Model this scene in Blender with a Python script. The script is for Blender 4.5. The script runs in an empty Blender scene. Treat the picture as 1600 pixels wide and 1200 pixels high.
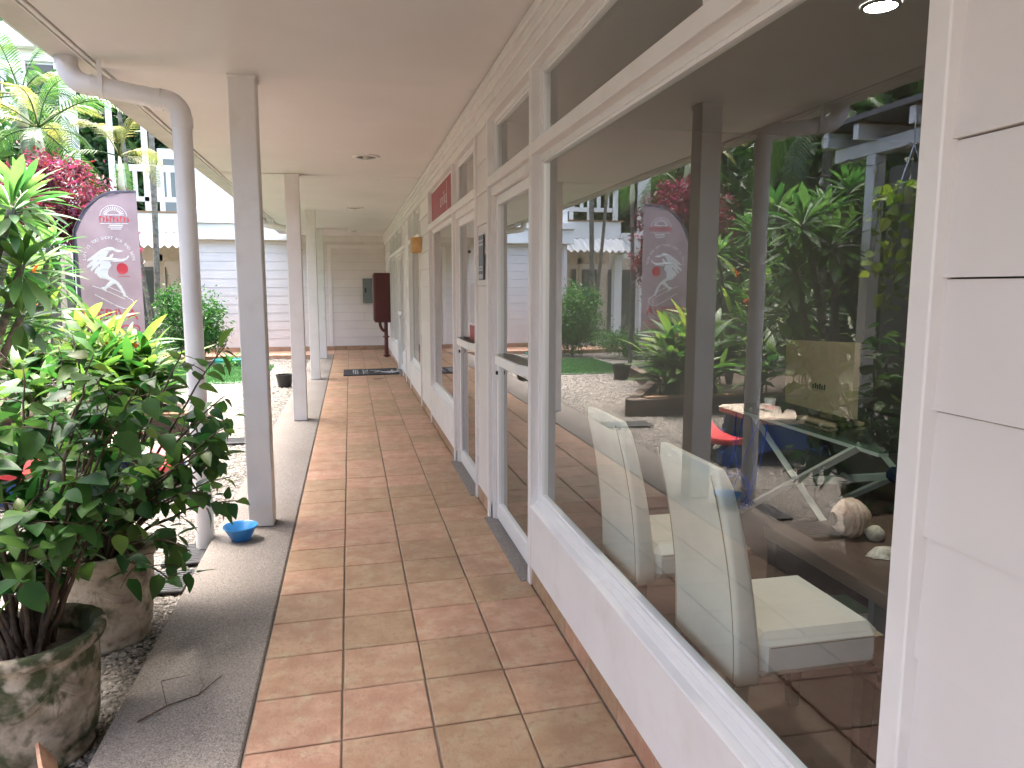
import bpy, math, random
import numpy as np
from mathutils import Vector, Matrix, Euler
random.seed(7); np.random.seed(7)
R = math.radians
scene = bpy.context.scene
COL = scene.collection

# ------------------------------------------------------------------ camera
F, VX, VY, CAMZ = 1140.0, 546.0, 450.0, 1.58
_y = Vector((VX-800, 600-VY, -F)).normalized()
_p = math.atan2(600-VY, F)
_u = Vector((0, math.cos(_p), math.sin(_p)))
_x = _y.cross(_u)
rot = Matrix((_x, _y, _u))
cam = bpy.data.cameras.new('camera')
cam.sensor_width = 36; cam.lens = 36*F/1600; cam.clip_start = .02; cam.clip_end = 500
camo = bpy.data.objects.new('camera', cam); COL.objects.link(camo)
camo.matrix_world = Matrix.Translation((0, 0, CAMZ)) @ rot.to_4x4()
scene.camera = camo

# ------------------------------------------------------------------ light
SUN_EL, SUN_AZ = 73.0, -36.0          # azimuth: degrees from +Y towards +X
w = bpy.data.worlds.new('World'); scene.world = w; w.use_nodes = True
nt = w.node_tree; nt.nodes.clear()
sky = nt.nodes.new('ShaderNodeTexSky'); sky.sky_type = 'NISHITA'; sky.sun_disc = False
sky.sun_elevation = R(SUN_EL); sky.sun_rotation = R(SUN_AZ)
sky.air_density = 1.0; sky.dust_density = 7.0; sky.ozone_density = 1.0
bg = nt.nodes.new('ShaderNodeBackground'); bg.inputs[1].default_value = .15
wo = nt.nodes.new('ShaderNodeOutputWorld')
nt.links.new(sky.outputs[0], bg.inputs[0]); nt.links.new(bg.outputs[0], wo.inputs[0])
sl = bpy.data.lights.new('sun', 'SUN'); sl.energy = 1.8; sl.angle = R(30); sl.color = (1, .97, .93)
so = bpy.data.objects.new('sun', sl); COL.objects.link(so)
d = Vector((math.sin(R(SUN_AZ))*math.cos(R(SUN_EL)), math.cos(R(SUN_AZ))*math.cos(R(SUN_EL)), math.sin(R(SUN_EL))))
so.rotation_euler = d.to_track_quat('Z', 'Y').to_euler()
vs = scene.view_settings
vs.view_transform = 'Standard'; vs.look = 'None'; vs.gamma = 1; vs.exposure = 3.48
vs.use_curve_mapping = False
cy = scene.cycles
cy.use_denoising = True
cy.max_bounces = 10; cy.diffuse_bounces = 6; cy.glossy_bounces = 4; cy.transmission_bounces = 6
cy.transparent_max_bounces = 12; cy.sample_clamp_indirect = 8
cy.caustics_reflective = False; cy.caustics_refractive = False

# ------------------------------------------------------------------ materials
MATS = {}
def M(name, col, rough=.6, col2=None, scale=6., lo=.35, hi=.65, bump=0., bscale=60., trans=0., spec=.5,
      metal=0., rnd=0., emit=0., col3=None, scale3=2., stretch=None, lo3=.55, hi3=.75, col4=None, scale4=30.):
    m = bpy.data.materials.new(name); MATS[name] = m; m.use_nodes = True
    n = m.node_tree; N = n.nodes.new; L = n.links.new
    bs = n.nodes['Principled BSDF']; out = n.nodes['Material Output']
    bs.inputs['Roughness'].default_value = rough; bs.inputs['Metallic'].default_value = metal
    bs.inputs['Specular IOR Level'].default_value = spec
    rgb = N('ShaderNodeRGB'); rgb.outputs[0].default_value = (*col, 1); c = rgb.outputs[0]
    geo = N('ShaderNodeNewGeometry'); pos = geo.outputs['Position']
    if stretch:
        mp = N('ShaderNodeVectorMath'); mp.operation = 'MULTIPLY'; mp.inputs[1].default_value = stretch
        L(pos, mp.inputs[0]); pos = mp.outputs[0]
    def noise(sc, det=4):
        t = N('ShaderNodeTexNoise'); t.inputs['Scale'].default_value = sc; t.inputs['Detail'].default_value = det
        L(pos, t.inputs['Vector']); return t.outputs['Fac']
    def mixc(a, colb, fac):
        mx = N('ShaderNodeMix'); mx.data_type = 'RGBA'
        L(fac, mx.inputs[0]); L(a, mx.inputs[6]); mx.inputs[7].default_value = (*colb, 1); return mx.outputs[2]
    def ramp(f, a, b):
        r = N('ShaderNodeMapRange'); r.inputs[1].default_value = a; r.inputs[2].default_value = b
        L(f, r.inputs[0]); return r.outputs[0]
    if col2: c = mixc(c, col2, ramp(noise(scale), lo, hi))
    if col3: c = mixc(c, col3, ramp(noise(scale3, 6), lo3, hi3))
    if col4: c = mixc(c, col4, ramp(noise(scale4, 8), .5, .72))
    if rnd:
        oi = N('ShaderNodeObjectInfo')
        ad = N('ShaderNodeMath'); ad.operation = 'ADD'; L(oi.outputs['Random'], ad.inputs[0]); L(geo.outputs['Random Per Island'], ad.inputs[1])
        fr = N('ShaderNodeMath'); fr.operation = 'FRACT'; L(ad.outputs[0], fr.inputs[0])
        mr = N('ShaderNodeMapRange'); mr.inputs[3].default_value = 1-rnd; mr.inputs[4].default_value = 1+rnd; L(fr.outputs[0], mr.inputs[0])
        h = N('ShaderNodeHueSaturation'); L(mr.outputs[0], h.inputs['Value']); L(c, h.inputs['Color'])
        mr2 = N('ShaderNodeMapRange'); mr2.inputs[3].default_value = .5+rnd*.075; mr2.inputs[4].default_value = .5-rnd*.075; L(fr.outputs[0], mr2.inputs[0])
        L(mr2.outputs[0], h.inputs['Hue']); c = h.outputs[0]
    L(c, bs.inputs['Base Color'])
    if bump:
        b = N('ShaderNodeBump'); b.inputs['Strength'].default_value = bump; b.inputs['Distance'].default_value = .01
        L(noise(bscale, 5), b.inputs['Height']); L(b.outputs[0], bs.inputs['Normal'])
    if emit:
        bs.inputs['Emission Color'].default_value = (*col, 1); bs.inputs['Emission Strength'].default_value = emit
    if trans:
        tr = N('ShaderNodeBsdfTranslucent'); h2 = N('ShaderNodeHueSaturation'); h2.inputs['Value'].default_value = 1.5; h2.inputs['Saturation'].default_value = 1.1
        L(c, h2.inputs['Color']); L(h2.outputs[0], tr.inputs[0])
        ms = N('ShaderNodeMixShader'); ms.inputs[0].default_value = trans
        L(bs.outputs[0], ms.inputs[1]); L(tr.outputs[0], ms.inputs[2]); L(ms.outputs[0], out.inputs[0])
    return m

def glass_mat(name, tint, ior):
    m = bpy.data.materials.new(name); MATS[name] = m; m.use_nodes = True
    n = m.node_tree; N = n.nodes.new; L = n.links.new; n.nodes.remove(n.nodes['Principled BSDF']); out = n.nodes['Material Output']
    tr = N('ShaderNodeBsdfTransparent'); tr.inputs[0].default_value = (*tint, 1)
    gl = N('ShaderNodeBsdfGlossy'); gl.inputs['Roughness'].default_value = 0.0
    fr = N('ShaderNodeFresnel')
    # one sheet stands for a thin pane: same reflectance from both sides, no total internal reflection
    ge = N('ShaderNodeNewGeometry'); im = N('ShaderNodeMapRange'); im.inputs[3].default_value = ior; im.inputs[4].default_value = 1/ior
    L(ge.outputs['Backfacing'], im.inputs[0]); L(im.outputs[0], fr.inputs[0])
    ml = N('ShaderNodeMath'); ml.operation = 'MULTIPLY'; ml.inputs[1].default_value = 1.7; ml.use_clamp = True; L(fr.outputs[0], ml.inputs[0])
    ms = N('ShaderNodeMixShader'); L(ml.outputs[0], ms.inputs[0]); L(tr.outputs[0], ms.inputs[1]); L(gl.outputs[0], ms.inputs[2]); L(ms.outputs[0], out.inputs[0])
    return m

def speckle_mat(name, cols, scale, rough=.85, bump=.6, stain=None):
    """cells of a Voronoi texture, each its own colour from the list"""
    m = bpy.data.materials.new(name); MATS[name] = m; m.use_nodes = True
    n = m.node_tree; N = n.nodes.new; L = n.links.new; bs = n.nodes['Principled BSDF']
    geo = N('ShaderNodeNewGeometry')
    v = N('ShaderNodeTexVoronoi'); v.inputs['Scale'].default_value = scale; L(geo.outputs['Position'], v.inputs['Vector'])
    sp = N('ShaderNodeSeparateColor'); L(v.outputs['Color'], sp.inputs[0])
    cr = N('ShaderNodeValToRGB'); e = cr.color_ramp.elements
    e[0].color = (*cols[0], 1); e[0].position = 0; e[1].color = (*cols[-1], 1); e[1].position = 1
    for i, c in enumerate(cols[1:-1]):
        k = e.new((i+1)/(len(cols)-1)); k.color = (*c, 1)
    L(sp.outputs[0], cr.inputs[0]); c = cr.outputs[0]
    if stain:
        t = N('ShaderNodeTexNoise'); t.inputs['Scale'].default_value = 1.3; t.inputs['Detail'].default_value = 6; L(geo.outputs['Position'], t.inputs['Vector'])
        mr = N('ShaderNodeMapRange'); mr.inputs[1].default_value = .45; mr.inputs[2].default_value = .75; mr.inputs[4].default_value = .6; L(t.outputs['Fac'], mr.inputs[0])
        mx = N('ShaderNodeMix'); mx.data_type = 'RGBA'; L(mr.outputs[0], mx.inputs[0]); L(c, mx.inputs[6]); mx.inputs[7].default_value = (*stain, 1); c = mx.outputs[2]
    L(c, bs.inputs['Base Color']); bs.inputs['Roughness'].default_value = rough
    inv = N('ShaderNodeMath'); inv.operation = 'SUBTRACT'; inv.inputs[0].default_value = 1; L(v.outputs['Distance'], inv.inputs[1])
    b = N('ShaderNodeBump'); b.inputs['Strength'].default_value = bump; b.inputs['Distance'].default_value = .6/scale; L(inv.outputs[0], b.inputs['Height']); L(b.outputs[0], bs.inputs['Normal'])
    return m

M('paint', (.79, .765, .75), .45, (.75, .72, .705), 3.5, bump=.05, bscale=25, col3=(.71, .67, .64), scale3=5)
M('paint_siding', (.74, .70, .68), .5, (.70, .66, .64), 2.5, bump=.08, bscale=40, rnd=.025, col3=(.72, .67, .64), scale3=4)
M('paint_ceiling', (.77, .745, .735), .55, (.725, .695, .68), 1.2, .3, .7, bump=.05, bscale=8, rnd=.02)
M('paint_far', (.86, .86, .85), .5, (.8, .8, .79), 1.5, bump=.03, bscale=20)
M('pvc', (.80, .77, .77), .35, (.76, .73, .73), 8, bump=.02)
M('aluminium_white', (.80, .79, .79), .3, bump=.01)
M('dark_gap', (.03, .03, .03), .8)
M('rubber', (.025, .026, .028), .6, (.04, .04, .042), 30, bump=.15, bscale=150)
glass_mat('glass', (.93, .98, .95), 1.66)
glass_mat('desk_glass', (.72, .85, .8), 1.5)
M('tile', (.43, .275, .175), .56, (.35, .20, .12), 8, .38, .64, bump=.35, bscale=70, rnd=.15, col3=(.42, .32, .20), scale3=11, lo3=.52, hi3=.72, col4=(.33, .19, .12), scale4=34)
M('grout', (.20, .16, .13), .95, (.27, .22, .18), 9)
speckle_mat('aggregate', [(.10, .088, .08), (.19, .168, .15), (.26, .23, .205), (.15, .13, .115), (.31, .28, .25)], 210, stain=(.16, .135, .115))
speckle_mat('gravel', [(.02, .017, .014), (.15, .135, .118), (.215, .20, .18), (.06, .052, .044), (.19, .175, .155)], 42, bump=1.0)  # near-black cells paint the shade in gaps between the stones
M('stone', (.27, .25, .222), .8, (.185, .16, .135), 20, rnd=.42, bump=.2, bscale=200)
M('soil', (.05, .035, .025), .95, (.09, .065, .045), 14, bump=.8, bscale=40)
M('earth', (.10, .085, .05), .95, (.06, .075, .03), .8, bump=.6, bscale=8)
M('turf', (.035, .115, .028), .6, (.045, .15, .035), 5, rnd=.25, trans=.2)
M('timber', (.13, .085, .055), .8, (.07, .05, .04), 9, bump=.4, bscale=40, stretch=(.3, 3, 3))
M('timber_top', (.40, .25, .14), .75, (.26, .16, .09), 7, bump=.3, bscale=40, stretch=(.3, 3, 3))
M('pot_clay', (.50, .43, .36), .95, (.36, .29, .225), 9, bump=.9, bscale=26, col3=(.14, .12, .09), scale3=9, lo3=.57, hi3=.66, col4=(.26, .21, .16), scale4=28)
M('pot_moss', (.38, .33, .265), .97, (.22, .185, .14), 11, .4, .62, bump=1.0, bscale=30, col3=(.045, .055, .022), scale3=7, lo3=.49, hi3=.57, col4=(.10, .09, .06), scale4=24)
M('bark_twig', (.09, .055, .035), .85, (.05, .035, .025), 30, bump=.4, bscale=90)
M('bark_grey', (.22, .20, .17), .9, (.09, .085, .065), 12, bump=.5, bscale=30, col3=(.10, .13, .06), scale3=6)
M('stem_green', (.10, .16, .05), .6)
M('leaf_bush', (.055, .135, .03), .5, (.035, .095, .025), 8, rnd=.5, trans=.38, spec=.32)
M('leaf_bush_young', (.10, .16, .035), .45, rnd=.3, trans=.35)
M('leaf_plumeria', (.085, .18, .05), .42, (.06, .145, .04), 4, rnd=.35, trans=.4)
M('leaf_ginger', (.09, .185, .035), .42, (.045, .12, .03), 2.5, rnd=.45, trans=.35)
M('leaf_variegated', (.20, .26, .06), .42, (.09, .17, .04), 9, rnd=.3, trans=.4)
M('leaf_shrub', (.045, .15, .03), .45, rnd=.45, trans=.3)
M('leaf_dark', (.02, .065, .018), .5, (.03, .09, .02), .6, rnd=.5, trans=.25)
M('leaf_red', (.17, .035, .05), .5, (.11, .025, .035), 3, rnd=.5, trans=.4)
M('leaf_palm', (.055, .12, .035), .4, rnd=.35, trans=.3)
M('leaf_palm_yellow', (.20, .19, .06), .45, (.13, .16, .05), 3, rnd=.3, trans=.35)
M('leaf_vine', (.22, .32, .06), .4, rnd=.35, trans=.4)
M('crownshaft', (.55, .58, .34), .5, (.62, .60, .45), 6)
M('flower_orange', (.75, .16, .02), .5, (.80, .30, .03), 14, trans=.3, rnd=.2)
M('flower_white', (.8, .75, .6), .5, trans=.3)
M('flag_cloth', (.185, .15, .172), .6, (.15, .12, .14), 3, trans=.38)
M('flag_hem', (.10, .085, .12), .6, trans=.25)
M('print_white', (.82, .80, .80), .6, trans=.25)
M('print_red', (.62, .06, .08), .6, trans=.25)
M('bowl_blue', (.06, .30, .62), .3, (.05, .26, .56), 8, trans=.15)
M('plastic_red', (.62, .05, .06), .35, (.56, .05, .06), 4)
M('plastic_blue', (.03, .11, .40), .4, (.03, .09, .34), 4)
M('plastic_beige', (.62, .52, .42), .5, (.58, .48, .38), 4)
M('plastic_black', (.015, .015, .016), .4)
M('teal', (.03, .36, .34), .4)
M('cabinet_red', (.115, .022, .022), .4, (.095, .02, .02), 5, bump=.05)
M('panel_grey', (.16, .19, .20), .45, metal=.2)
M('sconce', (.62, .36, .16), .6, (.52, .29, .12), 15)
M('sign_dark', (.06, .06, .07), .4)
M('sign_red', (.33, .04, .045), .5)
M('sign_print', (.5, .5, .52), .5)
M('mat_black', (.02, .02, .022), .95, (.03, .03, .032), 40, bump=.5, bscale=250)
M('mat_print', (.45, .45, .45), .95)
M('chrome', (.6, .6, .6), .2, metal=1)
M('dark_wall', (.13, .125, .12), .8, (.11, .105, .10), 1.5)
M('shade_wall_paint', (.30, .28, .26), .8, (.25, .235, .22), 1.2)
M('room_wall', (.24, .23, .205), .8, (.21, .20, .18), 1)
M('room_pink', (.60, .42, .38), .8)
M('room_floor', (.13, .085, .065), .4, (.10, .065, .05), 3)
M('leather', (.80, .79, .72), .45, (.75, .74, .67), 6, bump=.08, bscale=160)
M('wenge', (.035, .025, .022), .4, (.02, .015, .013), 5, stretch=(1, 8, 1))
M('walnut', (.13, .085, .065), .35, (.09, .06, .045), 6, stretch=(1, .15, 1))
M('shell', (.70, .55, .44), .5, (.52, .34, .26), 24, bump=.5, bscale=70)
M('shell_pale', (.70, .66, .56), .6, (.40, .34, .26), 30, bump=.5, bscale=90)
M('navy', (.02, .03, .075), .7)
M('monitor_beige', (.36, .30, .19), .5)
M('desk_white', (.70, .70, .62), .45)
M('paper', (.75, .75, .72), .7)
M('book_green', (.05, .25, .08), .6)
M('cable_blue', (.02, .06, .35), .5)
M('lamp_glow', (1, .95, .88), .5, emit=14)
M('bulb', (.55, .52, .46), .15)
M('roof_grey', (.12, .12, .125), .6)
M('gutter_bottom', (.66, .63, .62), .5, (.55, .52, .50), 3)
M('clothes_pale', (.62, .60, .58), .9); M('clothes_rose', (.50, .20, .22), .9); M('clothes_green', (.18, .26, .16), .9)

# ------------------------------------------------------------------ helpers
def wloc(o):
    v = Vector((0, 0, 0))
    while o is not None: v = v + o.location; o = o.parent
    return v
def link(o, parent=None):
    COL.objects.link(o)
    if parent is not None: o.parent = parent
    return o
def tag(o, label=None, cat=None, group=None, kind=None):
    if label: o['label'] = label
    if cat: o['category'] = cat
    if group: o['group'] = group
    if kind: o['kind'] = kind
    return o
def thing(name, label, cat, loc=(0, 0, 0), group=None):
    o = bpy.data.objects.new(name, None); o.empty_display_size = .1; COL.objects.link(o); o.location = loc
    return tag(o, label, cat, group)

class B:
    """collects geometry in world coordinates; build() links it as one mesh object"""
    def __init__(s): s.v = []; s.f = []
    def add(s, vs, fs):
        k = len(s.v); s.v += [tuple(p) for p in vs]; s.f += [tuple(i+k for i in f) for f in fs]; return s
    def box(s, x0, x1, y0, y1, z0, z1, b=0.0):
        if x0 > x1: x0, x1 = x1, x0
        if y0 > y1: y0, y1 = y1, y0
        if z0 > z1: z0, z1 = z1, z0
        if b <= 0:
            return s.add([(x0,y0,z0),(x1,y0,z0),(x1,y1,z0),(x0,y1,z0),(x0,y0,z1),(x1,y0,z1),(x1,y1,z1),(x0,y1,z1)],
                         [(0,3,2,1),(4,5,6,7),(0,1,5,4),(1,2,6,5),(2,3,7,6),(3,0,4,7)])
        b = min(b, (x1-x0)*.45, (y1-y0)*.45, (z1-z0)*.45)
        V = []; idx = {}
        lo = (x0, y0, z0); hi = (x1, y1, z1)
        for cx in (0, 1):
            for cyy in (0, 1):
                for cz in (0, 1):
                    c = (cx, cyy, cz)
                    for ax in range(3):
                        p = [ (hi[i] if c[i] else lo[i]) if i == ax else ((hi[i]-b) if c[i] else (lo[i]+b)) for i in range(3)]
                        idx[(c, ax)] = len(V); V.append(p)
        Fs = []
        for ax in range(3):
            o1, o2 = (ax+1) % 3, (ax+2) % 3
            for sd in (0, 1):
                q = []
                for a, b2 in ((0,0),(1,0),(1,1),(0,1)):
                    c = [0,0,0]; c[ax] = sd; c[o1] = a; c[o2] = b2; q.append(idx[(tuple(c), ax)])
                Fs.append(tuple(q) if sd else tuple(q[::-1]))
        for ax in range(3):
            o1, o2 = (ax+1) % 3, (ax+2) % 3
            for a in (0, 1):
                for b2 in (0, 1):
                    c0 = [0,0,0]; c0[o1] = a; c0[o2] = b2; c1 = list(c0); c1[ax] = 1
                    q = [idx[(tuple(c0), o1)], idx[(tuple(c1), o1)], idx[(tuple(c1), o2)], idx[(tuple(c0), o2)]]
                    Fs.append(tuple(q) if (a == b2) else tuple(q[::-1]))
        for cx in (0, 1):
            for cyy in (0, 1):
                for cz in (0, 1):
                    c = (cx, cyy, cz); q = [idx[(c, 0)], idx[(c, 1)], idx[(c, 2)]]
                    Fs.append(tuple(q) if (cx+cyy+cz) % 2 else tuple(q[::-1]))
        return s.add(V, Fs)
    def lathe(s, prof, cx, cy_, n=24, wob=None):
        V = []; Fs = []; m = len(prof)
        for j in range(n):
            a = 2*math.pi*j/n
            for i, (r, z) in enumerate(prof):
                rr = r*(wob(a, i, z) if wob else 1)
                V.append((cx+rr*math.cos(a), cy_+rr*math.sin(a), z))
        for j in range(n):
            k = (j+1) % n
            for i in range(m-1): Fs.append((j*m+i, k*m+i, k*m+i+1, j*m+i+1))
        return s.add(V, Fs)
    def tube(s, pts, rad, n=8, cap=True):
        pts = [Vector(p) for p in pts]; m = len(pts)
        if not hasattr(rad, '__len__'): rad = [rad]*m
        V = []; Fs = []; pu = None
        for i, p in enumerate(pts):
            t = (pts[min(i+1, m-1)]-pts[max(i-1, 0)])
            if t.length < 1e-9: t = Vector((0, 0, 1))
            t.normalize()
            if pu is None:
                pu = t.cross(Vector((0, 1, 0)) if abs(t.y) < .9 else Vector((1, 0, 0)))
            u = (pu - t*pu.dot(t))
            if u.length < 1e-6: u = t.orthogonal()
            u.normalize(); pu = u; w_ = t.cross(u)
            for j in range(n):
                a = 2*math.pi*j/n; V.append(p+(u*math.cos(a)+w_*math.sin(a))*rad[i])
        for i in range(m-1):
            for j in range(n):
                k = (j+1) % n; Fs.append((i*n+j, i*n+k, (i+1)*n+k, (i+1)*n+j))
        if cap:
            Fs.append(tuple(range(n-1, -1, -1))); Fs.append(tuple((m-1)*n+j for j in range(n)))
        return s.add(V, Fs)
    def prism(s, outline, ext, place):
        """outline: 2D points; ext: thickness; place(u, v, w) -> 3D"""
        n = len(outline)
        V = [place(u, v, 0) for u, v in outline]+[place(u, v, ext) for u, v in outline]
        Fs = [tuple(range(n-1, -1, -1)), tuple(range(n, 2*n))]+[(i, (i+1) % n, n+(i+1) % n, n+i) for i in range(n)]
        return s.add(V, Fs)
    def mesh(s, name, mat, origin=Vector((0, 0, 0)), smooth=False):
        me = bpy.data.meshes.new(name); ox, oy, oz = origin
        me.from_pydata([(a-ox, b-oy, c-oz) for a, b, c in s.v], [], s.f)
        me.materials.append(MATS[mat]); me.validate()
        if smooth: me.polygons.foreach_set('use_smooth', [True]*len(me.polygons))
        me.update(); return me
    def build(s, name, mat, parent=None, smooth=False, origin=None, kind=None):
        if parent is not None: org = wloc(parent)
        elif origin is not None: org = Vector(origin)
        else: org = Vector((0, 0, 0))
        me = s.mesh(name, mat, org, smooth)
        if smooth and smooth != 'all':
            try: me.set_sharp_from_angle(angle=R(40))
            except Exception: pass
        o = bpy.data.objects.new(name, me)
        if parent is None: o.location = org
        link(o, parent)
        if kind: o['kind'] = kind
        return o
def inst(name, me, parent, mat4):
    """object sharing mesh data, placed by a world matrix under an unrotated parent"""
    o = bpy.data.objects.new(name, me); link(o, parent)
    loc, q, sc = mat4.decompose()
    o.location = loc-(wloc(parent) if parent else Vector((0, 0, 0))); o.rotation_euler = q.to_euler(); o.scale = sc
    return o
def frame_mat(p, direction, up=(0, 0, 1), scale=1.0, roll=0.0):
    """+Y of the mesh along direction, +Z towards up"""
    y = Vector(direction).normalized(); u = Vector(up)
    x = y.cross(u)
    if x.length < 1e-4: x = y.orthogonal()
    x.normalize(); z = x.cross(y)
    m = Matrix((x, y, z)).transposed().to_4x4()
    return Matrix.Translation(p) @ m @ Matrix.Rotation(roll, 4, 'Y') @ Matrix.Scale(scale, 4)
def box1(name, mat, parent, *a, b=0.0, **k): return B().box(*a, b=b).build(name, mat, parent, **k)
def bez(p0, p1, p2, n=8):
    p0, p1, p2 = Vector(p0), Vector(p1), Vector(p2)
    return [p0*(1-t)**2+p1*2*t*(1-t)+p2*t*t for t in [i/n for i in range(n+1)]]
def text_geo(b, txt, place, size=1.0, space=1.0, align='CENTER'):
    cu = bpy.data.curves.new('t', 'FONT'); cu.body = txt; cu.size = size; cu.align_x = align; cu.space_character = space; cu.resolution_u = 2
    ob = bpy.data.objects.new('t', cu); COL.objects.link(ob)
    bpy.context.view_layer.update()
    me = bpy.data.meshes.new_from_object(ob)
    b.add([place(v.co.x, v.co.y) for v in me.vertices], [tuple(p.vertices) for p in me.polygons])
    bpy.data.objects.remove(ob); bpy.data.curves.remove(cu); bpy.data.meshes.remove(me)

def leaf_mesh(name, mat, L, W, prof, fold=.25, bend=.25, seg=6, wave=0.0):
    """leaf along +Y, prof(t) width 0..1, folded on the midrib, tip bending down"""
    b = B(); V = []; Fs = []
    for i in range(seg+1):
        t = i/seg; y = L*t; z = -bend*L*t*t; hw = W*.5*prof(t)
        zz = fold*hw+wave*W*math.sin(t*9)
        V += [(-hw, y, z+zz), (0, y, z), (hw, y, z+zz-2*wave*W*math.sin(t*9))]
    for i in range(seg):
        k = i*3; Fs += [(k, k+1, k+4, k+3), (k+1, k+2, k+5, k+4)]
    b.add(V, Fs); return b.mesh(name, mat, smooth='all')
ovate = lambda t: max(.03, (math.sin(math.pi*min(1, t**.62)))**.9) if t < 1 else .02
lance = lambda t: max(.06, math.sin(math.pi*min(1, t**.85))**.8) if t < 1 else .02
obov = lambda t: max(.08, math.sin(math.pi*min(1, t**1.35))**.75) if t < 1 else .05

def leaf_cloud(b, n, c, rad, size, seed=0, clumps=18, spread=.34, asp=.42, shell=.55):
    """n small folded leaves gathered in clumps through an ellipsoid"""
    g = np.random.default_rng(seed)
    u = g.normal(size=(clumps, 3)); u /= np.linalg.norm(u, axis=1)[:, None]
    cc = u*(shell+(1-shell)*g.random((clumps, 1)))*.85
    csz = spread*(.6+.8*g.random(clumps))
    k = g.integers(0, clumps, n)
    p = (cc[k]+g.normal(size=(n, 3))*csz[k][:, None]*.55)*np.array(rad)+np.array(c)
    d_ = g.normal(size=(n, 3))+np.array([0, 0, -.15]); d_ /= np.linalg.norm(d_, axis=1)[:, None]
    e = g.normal(size=(n, 3)); e -= d_*np.sum(e*d_, axis=1)[:, None]; e /= np.linalg.norm(e, axis=1)[:, None]
    nn = np.cross(d_, e)
    s = size*(.6+.8*g.random(n))[:, None]
    V = np.stack([p, p+d_*s*.5+e*s*asp*.5+nn*s*.06, p+d_*s, p+d_*s*.5-e*s*asp*.5+nn*s*.06], 1).reshape(-1, 3)
    k0 = len(b.v); b.v += V.tolist()
    b.f += [(k0+4*i, k0+4*i+1, k0+4*i+2, k0+4*i+3) for i in range(n)]
    return b

# ================================================================== SETTING
GZ = -.10
ground = B().add([(-120,-60,-.16),(60,-60,-.16),(60,160,-.16),(-120,160,-.16)], [(0,1,2,3)]).build('ground', 'earth'); tag(ground, kind='structure')
# gravel court with gentle bumps
def sheet(x0, x1, y0, y1, z, nx, ny, amp=0.0, seed=1):
    g = np.random.default_rng(seed); b = B(); ph = g.random(6)*6.28
    def h(x, y): return z+amp*(math.sin(x*2.1+ph[0])*math.sin(y*1.7+ph[1])+.6*math.sin(x*4.3+ph[2]+y*2.9))
    V = [(x0+(x1-x0)*i/nx, y0+(y1-y0)*j/ny, h(x0+(x1-x0)*i/nx, y0+(y1-y0)*j/ny)) for j in range(ny+1) for i in range(nx+1)]
    Fs = [(j*(nx+1)+i, j*(nx+1)+i+1, (j+1)*(nx+1)+i+1, (j+1)*(nx+1)+i) for j in range(ny) for i in range(nx)]
    return b.add(V, Fs), h
gb, gh = sheet(-6.5, -.85, -6, 18.2, GZ, 40, 160, .008)
gravel = gb.build('gravel_court', 'gravel', smooth='all'); tag(gravel, kind='structure')
# loose stones
def stones(b, n, x0, x1, y0, y1, s0, s1, seed):
    g = np.random.default_rng(seed)
    base = np.array([(1,0,0),(-1,0,0),(0,1,0),(0,-1,0),(0,0,1),(0,0,-1)], float)
    fs = [(0,2,4),(2,1,4),(1,3,4),(3,0,4),(2,0,5),(1,2,5),(3,1,5),(0,3,5)]
    X = x0+(x1-x0)*g.random(n); Y = y0+(y1-y0)*g.random(n)
    for i in range(n):
        s = s0+(s1-s0)*g.random(); a = g.random()*6.28; ca, sa = math.cos(a), math.sin(a)
        q = base*np.array([s*(.8+.6*g.random()), s*(.6+.4*g.random()), s*.5])*(.75+.5*g.random((6, 1)))
        z = gh(X[i], Y[i])+s*.25
        k = len(b.v)
        b.v += [(X[i]+p[0]*ca-p[1]*sa, Y[i]+p[0]*sa+p[1]*ca, z+p[2]) for p in q]
        b.f += [(k+f[0], k+f[1], k+f[2]) for f in fs]
sb = B(); stones(sb, 11000, -2.0, -.91, 1.6, 5.6, .008, .016, 3); stones(sb, 8000, -3.2, -.91, 5.6, 10, .012, .022, 4); stones(sb, 4500, -3.4, -.91, 10, 18, .016, .03, 5)
tag(sb.build('loose_gravel', 'stone'), 'loose pale stones of the gravel court beside the walkway', 'gravel', kind='stuff')

# walkway: grout bed, clay tiles, aggregate strip
SH = .032
walk = B().box(-.40, .93, -6, 19.2, -.12, -.010).build('walkway', 'grout'); tag(walk, kind='structure')
PX, PY = .328, .3315
tx = [-.398+PX*i for i in range(5)]
def tile_mesh(w_, l_):
    b = B(); g = .0042; c = .004
    def q(x, y, z): return (x, y+SH*x, z)
    x0, x1, y0, y1 = g, w_-g, g, l_-g
    V = [q(x0,y0,-.0115),q(x1,y0,-.0115),q(x1,y1,-.0115),q(x0,y1,-.0115),
         q(x0,y0,-.003),q(x1,y0,-.003),q(x1,y1,-.003),q(x0,y1,-.003),
         q(x0+c,y0+c,0),q(x1-c,y0+c,0),q(x1-c,y1-c,0),q(x0+c,y1-c,0)]
    Fs = [(8,9,10,11)]
    for i in range(4):
        k = (i+1) % 4; Fs += [(i,k,4+k,4+i),(4+i,4+k,8+k,8+i)]
    b.add(V, Fs); return b.mesh('floor_tile', 'tile')
tm = tile_mesh(PX, PY)
y_first = 2.80-SH*.58-6*PY
rg = random.Random(5)
for r in range(56):
    for c in range(4):
        o = bpy.data.objects.new('floor_tile', tm); link(o, walk)
        o.location = (tx[c]+rg.uniform(-.001, .001), y_first+r*PY+SH*(tx[c]+.398)+rg.uniform(-.0015, .0015), rg.uniform(-.0012, .0012))
        o.rotation_euler = (0, 0, rg.uniform(-.003, .003))
strip = B().box(-.90, -.404, -6, 18.1, -.16, -.001, b=.008).build('aggregate_strip', 'aggregate'); tag(strip, kind='structure')
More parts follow.
